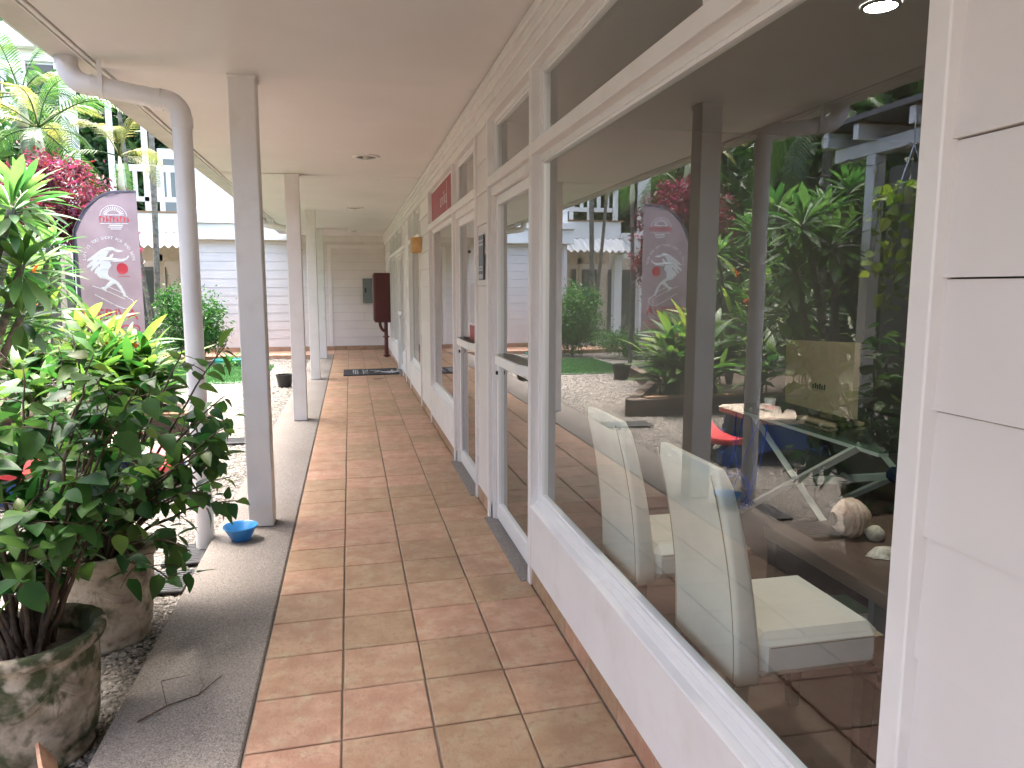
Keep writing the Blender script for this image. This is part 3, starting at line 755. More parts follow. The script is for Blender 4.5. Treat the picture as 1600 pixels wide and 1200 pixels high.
# ================================================================== GARDEN
# raised bed with timber edging
bed = thing('planting_bed', 'raised soil bed edged with dark timber sleepers', 'planter', (-3.2, 10.5, GZ))
B().prism([(-6.2, 9.05), (-1.75, 9.05), (-3.02, 11.2), (-3.3, 12.9), (-6.2, 12.9)], .12-.02, lambda u, v, w_: (u, v, GZ-.02+w_)).build('soil_fill', 'soil', bed)
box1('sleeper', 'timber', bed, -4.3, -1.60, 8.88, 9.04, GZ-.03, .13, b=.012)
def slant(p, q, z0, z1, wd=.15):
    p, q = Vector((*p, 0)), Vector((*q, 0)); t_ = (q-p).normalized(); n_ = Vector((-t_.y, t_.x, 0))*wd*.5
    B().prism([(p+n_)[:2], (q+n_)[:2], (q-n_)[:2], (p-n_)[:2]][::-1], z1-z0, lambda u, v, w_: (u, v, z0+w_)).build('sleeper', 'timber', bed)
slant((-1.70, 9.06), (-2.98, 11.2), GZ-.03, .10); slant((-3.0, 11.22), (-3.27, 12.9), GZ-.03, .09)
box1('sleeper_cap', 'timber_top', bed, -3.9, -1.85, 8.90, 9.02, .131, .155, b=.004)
b = B(); rr = random.Random(3)
# artificial lawn
lawn = B().box(-3.6, -1.62, 13.55, 16.3, GZ-.02, GZ+.03, b=.012).build('lawn_patch', 'turf'); tag(lawn, kind='structure')
g = np.random.default_rng(9); b = B(); N_ = 14000
X = -3.6+1.98*g.random(N_); Y = 13.55+2.75*g.random(N_); A = g.random(N_)*6.28; Hh = .02+.03*g.random(N_)
for i in range(N_):
    k = len(b.v); c_, s_ = math.cos(A[i])*.005, math.sin(A[i])*.005
    b.v += [(X[i]-c_, Y[i]-s_, GZ+.028), (X[i]+c_, Y[i]+s_, GZ+.028), (X[i]+s_*3, Y[i]-c_*3, GZ+.03+Hh[i])]; b.f.append((k, k+1, k+2))
tag(b.build('grass_blades', 'turf'), 'short bright green artificial grass on the lawn patch', 'grass', kind='stuff')
# garden hose coil
b = B(); pts = [(-2.55+(.3+.012*i/8)*math.cos(i*.5)*1.1, 16.9+(.28)*math.sin(i*.5), GZ+.03+.0022*i) for i in range(52)]
b.tube(pts, .014, 7); tag(b.build('garden_hose', 'teal', smooth=True, origin=(-2.55, 16.9, GZ)), 'coiled teal garden hose on the gravel by the far wall', 'hose')

# clay planters
def planter(x, y, mat_, lb, rim=.245, zt=.36, seed=0):
    z0 = GZ-.01; H = zt-z0; ph = seed
    prof = [(.17, z0), (.19, z0+.004), (.198, z0+.03), (.19, z0+.05), (.203, z0+.07), (.212, z0+H*.3), (.222, z0+H*.6), (.226, z0+H*.82), (.222, z0+H*.86), (.240, z0+H*.89), (rim+.004, z0+H*.94), (rim+.004, zt-.006), (rim-.008, zt), (rim-.03, zt-.004), (rim-.042, zt-.03), (rim-.05, zt-.09)]
    t = thing('clay_planter', lb, 'planter', (x, y, z0), 'ornate clay planters by the aggregate strip')
    wob = lambda a, i, z: 1+.010*math.sin(3*a+ph)+.006*math.sin(9*a+2*ph)*math.sin(z*25)+(.02*math.sin(24*a)**2 if 9 < i < 13 else 0)
    B().lathe(prof, x, y, 72, wob).build('vessel', mat_, t, smooth='all')
    B().lathe([(rim-.045, zt-.085), (.1, zt-.075), (.001, zt-.07)], x, y, 30).build('soil_fill', 'soil', t)
    # relief: festoons with hanging leaves around the body
    for k in range(5):
        a0 = ph+k*2*math.pi/5; rr_ = .2185; b = B()
        for off, amp in ((0, .09), (.018, .10), (-.018, .08)):
            pts = []
            for i in range(13):
                s = i/12; a = a0+s*2*math.pi/5; zz = z0+H*.74+off-amp*math.sin(math.pi*s)
                pts.append((x+(rr_-.002)*math.cos(a), y+(rr_-.002)*math.sin(a), zz))
            b.tube(pts, [.006+.008*math.sin(math.pi*i/12) for i in range(13)], 6)
        b.build('festoon', mat_, t, smooth='all')
        b = B()
        for sgn in (-1, 0, 1):
            a = a0+sgn*.12; pts = [(x+(.216-.02*i/7)*math.cos(a0+sgn*.20*(i/7)), y+(.216-.02*i/7)*math.sin(a0+sgn*.20*(i/7)), z0+H*.72-.19*i/7*(1-.25*abs(sgn))) for i in range(8)]
            b.tube(pts, [.004+.012*math.sin(math.pi*min(1, .1+i/7.5)) for i in range(8)], 6)
        b.build('relief_leaf', mat_, t, smooth='all')
    return t
planter(-1.17, 2.80, 'pot_moss', 'moss stained ornate clay planter at the bottom left corner', seed=.4)
planter(-1.20, 3.70, 'pot_clay', 'paler ornate clay planter behind the mossy one', seed=1.1)
o = box1('broken_tile', 'tile', None, -.03, .03, -.10, .10, 0, .012)
o.location = (-1.02, 2.50, GZ+.10); o.rotation_euler = (R(12), R(60), R(35)); o.scale = (1.6, 1, 1); tag(o, 'broken terracotta tile leaning on the mossy planter', 'tile')

# potted bushes: branching twigs with ovate leaves
lf_a = leaf_mesh('leaf', 'leaf_bush', 1, .62, ovate, .30, .28, 6)
lf_b = leaf_mesh('leaf', 'leaf_bush', 1, .70, ovate, .15, .12, 6, .02)
lf_c = leaf_mesh('leaf', 'leaf_bush_young', 1, .6, ovate, .35, .3, 5)
def bush(root, targets, lb, seed, nleaf, crown_r=.10, singles=295, size=(.078, .132)):
    rg = random.Random(seed); t = thing('potted_bush', lb, 'bush', root, 'bushes in the clay planters')
    stems = B(); leaves = []
    r0 = Vector(root)
    for k, tg in enumerate(targets):
        tg = Vector(tg); start = r0+Vector((rg.uniform(-.07, .07), rg.uniform(-.07, .07), 0))
        mid = start.lerp(tg, .5)+Vector((rg.uniform(-.06, .06), rg.uniform(-.06, .06), .10+rg.uniform(0, .1)))
        path = bez(start, mid, tg, 12)
        path = [p+Vector((rg.uniform(-.008, .008), rg.uniform(-.008, .008), rg.uniform(-.006, .006))) for p in path]
        stems.tube(path, [.0085*(1-i/13)+.0018 for i in range(13)], 6)
        # side twigs
        tw = [(path, .45)]
        for j in range(rg.randint(3, 5)):
            i0 = rg.randint(4, 11); p = path[i0]; dr = (path[min(i0+1, 12)]-path[i0-1]).normalized()
            sd = Vector((rg.uniform(-1, 1), rg.uniform(-1, 1), rg.uniform(-.4, .7))).normalized()
            e = p+(dr*.5+sd).normalized()*rg.uniform(.10, .22)
            q = bez(p, p.lerp(e, .5)+Vector((0, 0, .03)), e-Vector((0, 0, .02)), 6); stems.tube(q, [.0032*(1-i/8) for i in range(7)], 5); tw.append((q, .1))
        for q, s0 in tw:
            n = len(q)-1; L = sum((q[i+1]-q[i]).length for i in range(n))
            cnt = max(4, int(L*(1-s0)/.030)); ang = rg.uniform(0, 6.28)
            for j in range(cnt):
                s = s0+(1-s0)*(j+.5)/cnt; f = s*n; i = min(int(f), n-1); p = q[i].lerp(q[i+1], f-i); dr = (q[i+1]-q[i]).normalized()
                ang += 2.4; ax = dr.orthogonal().normalized(); ax2 = dr.cross(ax)
                out = (ax*math.cos(ang)+ax2*math.sin(ang)); 
                dv = (out+dr*.45+Vector((0, 0, -.30+rg.uniform(-.35, .3)))).normalized()
                leaves.append((p+dv*.012, dv, rg.uniform(*size)*(1-.35*max(0, s-.75)/.25), s))
    stems.build('stems', 'bark_twig', t, smooth='all')
    rg.shuffle(leaves); leaves = leaves[:nleaf]
    C = Vector((0, 0, CAMZ)); leaves.sort(key=lambda l: -(l[2]/(l[0]-C).length))
    rest = {'leaf_bush': B(), 'leaf_bush_young': B()}
    for i, (p, dv, sz, s) in enumerate(leaves):
        me = lf_c if (s > .93 and rg.random() < .6) else (lf_a if rg.random() < .6 else lf_b)
        up = Vector((rg.uniform(-.5, .5), rg.uniform(-.5, .5), 1)); mt = frame_mat(p, dv, up, sz, rg.uniform(-.5, .5))
        if i < singles: inst('leaf', me, t, mt)
        else:
            bb = rest[me.materials[0].name]; bb.add([mt @ v.co for v in me.vertices], [tuple(q.vertices) for q in me.polygons])
    for k, bb in rest.items():
        if bb.v: bb.build('foliage', k, t, smooth='all', kind='stuff')
rg = random.Random(21)
tg = []
for i in range(34):   # near bush: leans over the planter towards the strip and camera left
    a = rg.uniform(0, 6.28); r_ = .55*math.sqrt(rg.random()); tg.append((-1.24+r_*math.cos(a)*.95, 2.98+r_*math.sin(a)*.8, rg.uniform(.55, 1.44)-.15*(r_/.55)))
bush((-1.17, 2.80, .27), tg, 'dark green leafy bush growing in the mossy clay planter', 11, 540)
tg = []
for i in range(38):
    a = rg.uniform(0, 6.28); r_ = .62*math.sqrt(rg.random()); tg.append((-1.14+r_*math.cos(a), 3.80+r_*math.sin(a)*.8, rg.uniform(.62, 1.50)-.2*(r_/.6)))
tg += [(-.64, 3.7, .74), (-.60, 3.65, .92), (-.68, 3.6, .62), (-.72, 3.35, .42), (-.66, 3.55, .83), (-.78, 3.30, .30), (-.62, 3.8, 1.05)]
bush((-1.20, 3.70, .28), tg, 'dark green leafy bush spreading from the paler clay planter', 12, 700)

# picnic table for children
t = thing('picnic_table', 'childrens plastic picnic table with beige top, red seats and blue legs', 'picnic table', (-2.12, 6.55, GZ))
TX, TY, TZ = -2.12, 6.55, GZ
def octo(cx, cy_, hx, hy, ch): return [(cx-hx+ch, cy_-hy), (cx+hx-ch, cy_-hy), (cx+hx, cy_-hy+ch), (cx+hx, cy_+hy-ch), (cx+hx-ch, cy_+hy), (cx-hx+ch, cy_+hy), (cx-hx, cy_+hy-ch), (cx-hx, cy_-hy+ch)]
b = B(); b.prism(octo(TX, TY, .30, .47, .10), .05, lambda u, v, w_: (u, v, TZ+.40+w_)); tp = b.build('table_top', 'plastic_beige', t)
b = B(); b.prism(octo(TX, TY, .275, .445, .09), .006, lambda u, v, w_: (u, v, TZ+.4502+w_)); b.build('top_panel', 'plastic_beige', tp)
box1('umbrella_hole', 'dark_gap', tp, TX-.03, TX+.03, TY-.08, TY+.08, TZ+.4565, TZ+.4575)
for s in (-1, 1):   # curved seats, higher at the ends
    b = B(); n = 14; V = []; Fs = []
    for i in range(n+1):
        u = -1+2*i/n; y = TY+.46*u; dip = .055*u*u; xo = TX+s*(.50-.04*u*u)
        for dx, dz in ((-.13, 0), (.12, 0), (.135, -.02), (.135, -.055), (-.13, -.055)): V.append((xo+s*dx, y, TZ+.22+dip+dz))
    for i in range(n):
        for j in range(5): Fs.append((i*5+j, i*5+(j+1) % 5, i*5+5+(j+1) % 5, i*5+5+j))
    Fs += [(0,1,2,3,4), tuple(n*5+j for j in (4,3,2,1,0))]
    b.add(V, Fs).build('seat', 'plastic_red', t, smooth=True)
for sy in (-1, 1):  # end panels
    y0 = TY+sy*.30
    out = [(-.64, .0), (-.46, .0), (-.38, .09), (-.10, .12), (.10, .12), (.38, .09), (.46, .0), (.64, .0), (.64, .12), (.57, .20), (.38, .165), (.27, .22), (.21, .398), (-.21, .398), (-.27, .22), (-.38, .165), (-.57, .20), (-.64, .12)]
    B().prism(out, .11, lambda u, v, w_: (TX+u, y0-.055+w_, TZ+v)).build('leg_panel', 'plastic_blue', t)

# feather flag
FX, FYY, FZ = -3.90, 12.1, 3.02
fl = thing('feather_flag', 'tall purple feather flag with white surfing woman and red sun', 'flag', (-3.06, 12.1, 0))
def rip(u, v): return .010*math.sin(u*14+v*1.2)*min(1, u*2.5)+.008*math.sin(u*6-v*2)
def flagp(off): return lambda zx, zy: (-3.065-(628-zx)/515*.98, 12.1+rip((628-zx)/515, (zy-35)/515)-off, FZ-(zy-35)/515)
def topz(s):      # s 0 at the pole .. 1 at the left edge: y in zoom pixels of the top outline
    return 35+ (0 if s < .25 else 0)+ 10*s+300*max(0, (s-.22)/.78)**2.6
b = B(); nu, nv = 22, 40; V = []; Fs = []; P0 = flagp(0)
for i in range(nu+1):
    s = i/nu; zx = 628-473*s; zt_ = topz(s)
    for j in range(nv+1): V.append(P0(zx, zt_+(1330-zt_)*j/nv))
for i in range(nu):
    for j in range(nv): k = i*(nv+1)+j; Fs.append((k, k+1, k+nv+2, k+nv+1))
b.add(V, Fs).build('cloth', 'flag_cloth', fl, smooth='all')
b = B(); P1 = flagp(.004); V = []; Fs = []
edge = [(628-473*i/nu, topz(i/nu)) for i in range(nu+1)]+[(155, 335+ (1330-335)*j/20) for j in range(1, 21)]
for i, (ex, ey) in enumerate(edge):
    wv = 26
    q = (ex+ (0 if i < 8 else wv*min(1, (i-8)/14)), ey+(wv*.8 if i < nu else wv*.8*max(0, 1-(i-nu)/4)))
    V += [P1(ex, ey), P1(*q)]
for i in range(len(edge)-1): Fs.append((2*i, 2*i+1, 2*i+3, 2*i+2))
b.add(V, Fs).build('sleeve', 'flag_hem', fl, smooth='all')
B().tube([(-4.0, 12.12, -.1), (-4.0, 12.12, 1.6), P0(158, 420), P0(175, 320), P0(250, 190), P0(380, 80), P0(600, 40)], [.016, .014, .012, .01, .008, .006, .004], 8).build('pole', 'plastic_black', fl, smooth='all')
P2 = flagp(.018)
b = B(); tri_poly(b, FIG, P2); [tri_poly(b, h, P2) for h in HAIR]; b.build('figure', 'print_white', fl)
b = B()
def stroke(pts, w_):
    for (ax, ay), (bx, by) in zip(pts[:-1], pts[1:]):
        dx, dy = bx-ax, by-ay; l = math.hypot(dx, dy) or 1; nx_, ny_ = -dy/l*w_/2, dx/l*w_/2
        b.add([P2(ax+nx_, ay+ny_), P2(bx+nx_, by+ny_), P2(bx-nx_, by-ny_), P2(ax-nx_, ay-ny_)], [(0,1,2,3)])
stroke([(270,760),(330,782)], 5); stroke([(390,770),(480,810)], 5); stroke([(375,802),(500,862)], 5); stroke([(280,825),(360,870),(440,915),(490,935),(540,930),(562,900),(556,870),(520,850)], 6)
stroke([(455+98*math.cos(R(a)), 238-88*math.sin(R(a))) for a in range(0, 181, 10)], 4)
for a in range(12, 170, 13): stroke([(455+45*math.cos(R(a)), 220-30*math.sin(R(a))), (455+76*math.cos(R(a)), 222-62*math.sin(R(a)))], 5)
stroke([(385,222),(528,222)], 5); stroke([(355,287),(560,287)], 4); stroke([(420,300),(520,300)], 8); stroke([(412,314),(516,314)], 6); stroke([(428,328),(508,328)], 6)
b.build('emblem_lines', 'print_white', fl)
b = B(); tri_poly(b, [(495+43*math.cos(2*math.pi*i/28), 628+43*math.sin(2*math.pi*i/28)) for i in range(28)], P2); stroke([(455,688),(550,688)], 4); b.build('sun_disc', 'print_red', fl)
b = B()
for k in range(9):   # blurred red word of the emblem
    x0 = 352+25*k; b.add([P2(x0, 232), P2(x0+7, 232), P2(x0+7, 280), P2(x0, 280)], [(0,1,2,3)]); b.add([P2(x0+7, 232+12*(k % 3)), P2(x0+17, 232+12*(k % 3)), P2(x0+17, 244+12*(k % 3)), P2(x0+7, 244+12*(k % 3))], [(0,1,2,3)])
text_geo(b, 'DERIVA', lambda u, v: P2(395+u, 1020-v), 118, .95); text_geo(b, 'BREWCO', lambda u, v: P2(395+u, 1130-v), 100, .95); b.build('red_lettering', 'print_red', fl)
b = B(); slog = 'LIFE IS TOO SHORT FOR BAD BEER'
for i, ch in enumerate(slog):
    if ch == ' ': continue
    a = R(176-172*i/(len(slog)-1)); ca, sa = math.cos(a), math.sin(a)
    def plc(u, v, ca=ca, sa=sa):
        rr_ = 168+v; return P2(404+rr_*ca+u*sa, 572-rr_*sa+u*ca)
    text_geo(b, ch, plc, 31)
text_geo(b, 'ER BL C', lambda u, v: P2(395+u, 1215-v), 50, 1.0); b.build('slogan', 'print_white', fl, kind='stuff')

# plumerias
lf_p = leaf_mesh('leaf', 'leaf_plumeria', 1, .20, obov, .22, .22, 7)
def plumeria(base, heads, lb, seed, L=(.30, .44), n=42):
    rg = random.Random(seed); t = thing('plumeria_tree', lb, 'tree', base, 'plumeria trees in the garden'); tr = B()
    for hd in heads:
        hd = Vector(hd); mid = Vector(base).lerp(hd, .45)+Vector((rg.uniform(-.1, .1), rg.uniform(-.1, .1), -.05))
        tr.tube(bez(base, mid, hd, 10), [.05-.002*i for i in range(11)], 9)
    tr.build('trunk', 'bark_grey', t, smooth='all')
    for hd in heads:
        for i in range(n):
            az = i*2.39996+rg.uniform(-.2, .2); el = R(78-118*(i/n)+rg.uniform(-8, 8))
            dv = Vector((math.cos(az)*math.cos(el), math.sin(az)*math.cos(el), math.sin(el)))
            p = Vector(hd)+dv*.03-Vector((0, 0, .10*i/n))
            inst('leaf', lf_p, t, frame_mat(p, dv, (0, 0, 1), rg.uniform(*L)*(.7+.3*min(1, i/10)), rg.uniform(-.3, .3)))
plumeria((-3.6, 7.5, GZ), [(-2.72, 6.95, 2.25), (-2.74, 7.1, 1.78), (-3.1, 7.0, 2.05), (-3.0, 7.9, 2.45), (-2.85, 7.3, 1.35)], 'plumeria with big glossy leaf rosettes at the left edge of the garden', 31, (.34, .50), 46)
plumeria((-4.2, 11.0, .0), [(-3.90, 11.0, 2.15), (-4.35, 10.7, 2.45), (-4.1, 11.5, 1.75)], 'plumeria with leaf rosettes rising beside the flag', 32, (.34, .5))
plumeria((-4.4, 8.8, .0), [(-4.15, 8.6, 2.6), (-4.7, 8.9, 2.9), (-4.2, 9.3, 2.2)], 'plumeria rosettes behind the planting bed, left of the others', 33, (.34, .5))

# gingers and heliconias
lf_g = leaf_mesh('leaf', 'leaf_ginger', 1, .20, lance, .28, .30, 8)
lf_g2 = leaf_mesh('leaf', 'leaf_ginger', 1, .24, lance, .18, .5, 8)
lf_v = leaf_mesh('leaf', 'leaf_variegated', 1, .22, lance, .25, .3, 8)
def ginger(x, y, h, ns, seed, lb, flower=False, var=False, z=.0, spread=.28, L=(.36, .60), grp='gingers in the planting bed'):
    rg = random.Random(seed); t = thing('ginger_plant', lb, 'plant', (x, y, z), grp); st = B()
    for s in range(ns):
        a = rg.uniform(0, 6.28); hh = h*rg.uniform(.62, 1.05); r_ = spread*rg.uniform(.25, 1)
        top = Vector((x+r_*math.cos(a), y+r_*math.sin(a), z+hh)); q = bez((x+rg.uniform(-.12, .12), y+rg.uniform(-.12, .12), z), (x+.2*r_*math.cos(a), y+.2*r_*math.sin(a), z+hh*.7), top, 8)
        st.tube(q, [.010-.0008*i for i in range(9)], 5)
        nl = rg.randint(6, 9); pl_ = rg.uniform(0, 3.14)
        for k in range(nl):
            f = .35+.65*k/(nl-1); fi = f*8; i = min(int(fi), 7); p = q[i].lerp(q[i+1], fi-i)
            side = pl_+(k % 2)*math.pi+rg.uniform(-.35, .35); el = R(rg.uniform(15, 48)+28*(k == nl-1))
            dv = Vector((math.cos(side)*math.cos(el), math.sin(side)*math.cos(el), math.sin(el)))
            inst('leaf', lf_v if (var and rg.random() < .6) else (lf_g if rg.random() < .6 else lf_g2), t, frame_mat(p, dv, (0, 0, 1), rg.uniform(*L), rg.uniform(-.4, .4)))
        if flower and s < 1:
            fb = B()
            for k in range(6):
                e = top+Vector((rg.uniform(-.06, .06), rg.uniform(-.06, .06), .02+.03*k)); m2 = top+Vector((0, 0, .02*k))
                fb.tube([m2, m2.lerp(e, .5)+Vector((0, 0, .015)), e], [.006, .016, .002], 6)
            fb.build('flower', 'flower_orange', t, smooth='all')
    st.build('stems', 'stem_green', t, smooth='all')
gp = [(-3.75, 9.35, 1.75, 6, 1, 1), (-3.15, 9.45, 1.45, 6, 0, 0), (-2.62, 9.55, 1.25, 6, 1, 0), (-2.3, 9.4, 1.0, 5, 0, 0), (-3.45, 10.2, 1.7, 6, 1, 1), (-2.9, 10.4, 1.35, 6, 0, 1), (-2.75, 10.0, 1.15, 5, 0, 0),
      (-3.55, 9.2, 1.35, 6, 0, 0), (-2.95, 9.25, 1.1, 6, 0, 0), (-2.4, 9.2, .95, 6, 0, 0), (-3.3, 8.55, 1.2, 6, 0, 0), (-3.0, 9.9, 1.55, 6, 1, 1), (-2.5, 9.65, 1.2, 6, 0, 0),
      (-4.0, 10.1, 1.9, 6, 1, 0), (-3.45, 11.2, 1.3, 6, 0, 0), (-3.55, 11.8, 1.15, 6, 0, 0), (-3.05, 10.75, .85, 5, 0, 0), (-4.6, 9.6, 1.7, 6, 1, 0), (-5.2, 10.3, 1.8, 6, 0, 0)]
glab = ['tall ginger with yellowish leaves and orange flowers at the left front of the bed', 'ginger clump in the front row of the bed, right of the tallest', 'ginger with orange flowers at the middle front of the bed', 'low ginger at the right front corner of the bed', 'variegated ginger with orange flowers left of the flag', 'variegated ginger growing in front of the flag', 'mid height ginger at the slanting edge of the bed', 'ginger clump pressed against the front sleeper, left', 'ginger clump pressed against the front sleeper, middle', 'low ginger pressed against the front sleeper, right', 'ginger growing in the gravel just before the bed', 'flowering variegated ginger in the middle of the bed', 'plain green ginger in the middle of the bed, to the right', 'tall flowering ginger at the back left of the bed', 'ginger clump growing right behind the plants before the flag', 'ginger clump close behind the others, before the flag foot', 'lowest ginger at the slanting gravel side of the bed', 'flowering ginger far left in the bed, seen in the window reflection', 'leftmost ginger of the bed, seen in the window reflection']
for i, ((x, y, h, ns, fl_, va), lb) in enumerate(zip(gp, glab)): ginger(x, y, h*(.70 if x > -3.5 else .9), ns, 100+i, lb, bool(fl_), bool(va))

# trees, palms and shrubs
def leafy(name, lb, cat, base, c, rad, n, size, mat_, seed, trunk=.12, clumps=26, group=None, tmat='bark_grey', spread=.34, shell=.55, asp=.42, stemn=5):
    t = thing(name, lb, cat, base, group); b = B(); rg = random.Random(seed); c = Vector(c)
    b.tube(bez(base, Vector(base).lerp(c, .5)+Vector((rg.uniform(-.1, .1)*rad[0], 0, 0)), c, 8), [trunk*(1-.07*i) for i in range(9)], 9)
    for k in range(stemn):
        s = Vector(base).lerp(c, rg.uniform(.35, .8)); e = c+Vector((rg.uniform(-.7, .7)*rad[0], rg.uniform(-.7, .7)*rad[1], rg.uniform(-.1, .7)*rad[2]))
        b.tube(bez(s, s.lerp(e, .5)+Vector((0, 0, .1*rad[2])), e, 6), [trunk*.45*(1-.13*i) for i in range(7)], 6)
    b.build('trunk', tmat, t, smooth='all')
    leaf_cloud(B(), n, c, rad, size, seed, clumps, spread, asp, shell).build('crown', mat_, t)
    return t
leafy('round_shrub', 'dense round green shrub in front of the far clapboard wall', 'shrub', (-3.45, 17.4, GZ), (-3.45, 17.4, .86), (.82, .7, .92), 7500, .085, 'leaf_shrub', 41, .03, 60, spread=.26, shell=.6)
leafy('low_shrub', 'low spreading shrub at the foot of the round shrub', 'shrub', (-4.6, 16.6, GZ), (-4.6, 16.6, .25), (1.0, .6, .4), 3500, .10, 'leaf_shrub', 42, .02, 40, spread=.3, asp=.2)
leafy('red_shrub', 'tall shrub with crimson foliage behind the flag', 'shrub', (-5.1, 14.6, GZ), (-5.0, 14.6, 3.05), (1.05, .9, .85), 8500, .10, 'leaf_red', 43, .05, 46, spread=.26, shell=.5)
leafy('red_shrub', 'smaller crimson shrub lower down beside the flag', 'shrub', (-4.0, 13.6, GZ), (-3.95, 13.6, 1.85), (.42, .4, .95), 2600, .085, 'leaf_red', 44, .03, 24)
leafy('broad_tree', 'dark green tree filling the gap behind the tall white post', 'tree', (-7.9, 25.5, -.1), (-7.9, 25.5, 4.6), (2.3, 1.6, 3.8), 13000, .34, 'leaf_dark', 45, .2, 70, 'trees behind the garden')
leafy('broad_tree', 'dark green tree at the far left behind the palms', 'tree', (-11.5, 24, -.1), (-11.5, 24, 4.6), (2.6, 2.4, 4.4), 12000, .36, 'leaf_dark', 46, .2, 70, 'trees behind the garden')
leafy('broad_tree', 'dark tree rising behind the balcony building', 'tree', (-5.0, 26.6, -.1), (-5.0, 26.6, 5.6), (2.6, 1.6, 3.4), 10000, .36, 'leaf_dark', 47, .25, 60, 'trees behind the garden')
leafy('broad_tree', 'dark tree left of the planting bed, seen in the window reflection', 'tree', (-9.2, 15, -.1), (-9.2, 15, 3.9), (2.4, 2.6, 4.2), 11000, .30, 'leaf_dark', 48, .2, 70, 'trees behind the garden')
leafy('broad_tree', 'tall tree over the covered terrace, seen in the window reflection', 'tree', (-9.5, 8.5, -.1), (-9.5, 8.5, 5.4), (2.4, 3.2, 3.6), 11000, .30, 'leaf_dark', 49, .2, 70, 'trees behind the garden')

fr_mesh = {}
def frond(mat_, L=1.7, droop=.9, key=0):
    if (mat_, key) in fr_mesh: return fr_mesh[(mat_, key)]
    rg = random.Random(key+5); b = B(); n = 30
    pts = [Vector((0, L*(1-math.exp(-1.6*t))/.8, .25*L*t-droop*L*t*t*.8)) for t in [i/14 for i in range(15)]]
    b.tube(pts, [.016*(1-i/15)+.002 for i in range(15)], 5)
    for i in range(n):
        t = .16+.84*i/(n-1); f = t*14; k = min(int(f), 13); p = pts[k].lerp(pts[k+1], f-k); dr = (pts[k+1]-pts[k]).normalized()
        ll = L*.34*math.sin(math.pi*(.12+.82*t))*rg.uniform(.85, 1.1)
        for s in (-1, 1):
            o_ = (Vector((s, 0, 0))*.85+dr*.6+Vector((0, 0, .12))).normalized(); e1 = p+o_*ll*.5; e2 = p+o_*ll*.92+Vector((0, 0, -ll*.40)); wv = dr*.016*L
            b.add([p-wv*.5, p+wv*.5, e1+wv*.7, e1-wv*.7, e2], [(0,1,2,3), (3,2,4)])
    me = b.mesh('frond', mat_, smooth='all'); fr_mesh[(mat_, key)] = me; return me
def palm(base, top, lb, seed, nf=11, L=1.6, yellow=.0, trunk=.05, shaft=True, el0=70, el1=-25):
    rg = random.Random(seed); t = thing('palm_tree', lb, 'palm', base, 'palms in the garden'); top = Vector(top); base = Vector(base)
    q = bez(base, base.lerp(top, .5)+Vector((rg.uniform(-.1, .1), 0, 0)), top, 12)
    b = B(); pts = []; rad = []
    for i in range(37):
        f = i/36*12; k = min(int(f), 11); pts.append(q[k].lerp(q[k+1], f-k)); rad.append(trunk*(1.05 if i % 2 else .97)*(1.1-.2*i/36))
    b.tube(pts, rad, 10); b.build('trunk', 'bark_grey', t, smooth='all')
    hd = top
    if shaft:
        hd = top+Vector((0, 0, .62)); B().tube([top-Vector((0, 0, .02)), top+Vector((0, 0, .1)), top+Vector((0, 0, .35)), hd], [trunk*1.0, trunk*1.35, trunk*1.0, trunk*.5], 12).build('crownshaft', 'crownshaft', t, smooth='all')
    for i in range(nf):
        az = i*2.39996+rg.uniform(-.3, .3); el = R(el0+(el1-el0)*i/max(1, nf-1)); dv = Vector((math.cos(az)*math.cos(el), math.sin(az)*math.cos(el), math.sin(el)))
        inst('frond', frond('leaf_palm_yellow' if rg.random() < yellow else 'leaf_palm', L, .9, rg.randint(0, 2)), t, frame_mat(hd, dv, (0, 0, 1), rg.uniform(.8, 1.1), rg.uniform(-.3, .3)))
palm((-4.15, 15.3, GZ), (-4.12, 15.3, 3.40), 'slender young palm with pale shaft and yellowing fronds right of the tall white post', 51, 7, 1.1, .8, .045)
palm((-5.6, 15.6, GZ), (-5.55, 15.6, 3.9), 'palm with arching golden fronds above the crimson shrub', 52, 12, 1.7, .45, .07)
palm((-6.6, 17.5, GZ), (-6.5, 17.5, 4.9), 'green palm with hanging fronds at the top left corner', 53, 14, 2.2, .1, .09)
palm((-4.55, 19.0, GZ), (-4.35, 18.8, 6.9), 'thin dark palm trunk rising in front of the balcony railing', 54, 10, 2.0, .1, .065)
palm((-4.85, 20.1, GZ), (-5.35, 20.0, 6.2), 'thin leaning palm trunk behind the flag', 55, 9, 1.8, .1, .05)
palm((-5.5, 10.4, GZ), (-5.4, 10.4, 3.7), 'palm beyond the planting bed, seen mainly in the window reflection', 56, 14, 2.1, .15, .08, True, 70, -45)
palm((-6.9, 7.6, GZ), (-6.8, 7.7, 4.6), 'palm behind the covered terrace, seen in the window reflection', 57, 14, 2.2, .1, .09, True, 70, -45)
# low ferny ground plants along the shrubs
lf_f = leaf_mesh('leaf', 'leaf_shrub', 1, .10, lance, .2, .7, 6)
for i, (x, y) in enumerate(((-3.6, 13.0), (-4.3, 12.9), (-2.5, 16.5))):
    rg = random.Random(70+i); t = thing('strap_plant', ['strap leaved plant behind the flag foot', 'strap leaved plant left of the flag foot', 'strap leaved plant by the coiled hose'][i], 'plant', (x, y, GZ), 'strap leaved ground plants')
    for k in range(34):
        az = k*2.4; el = R(rg.uniform(15, 75)); dv = Vector((math.cos(az)*math.cos(el), math.sin(az)*math.cos(el), math.sin(el)))
        inst('leaf', lf_f, t, frame_mat((x+rg.uniform(-.1, .1), y+rg.uniform(-.1, .1), GZ+.02), dv, (0, 0, 1), rg.uniform(.35, .6), 0))

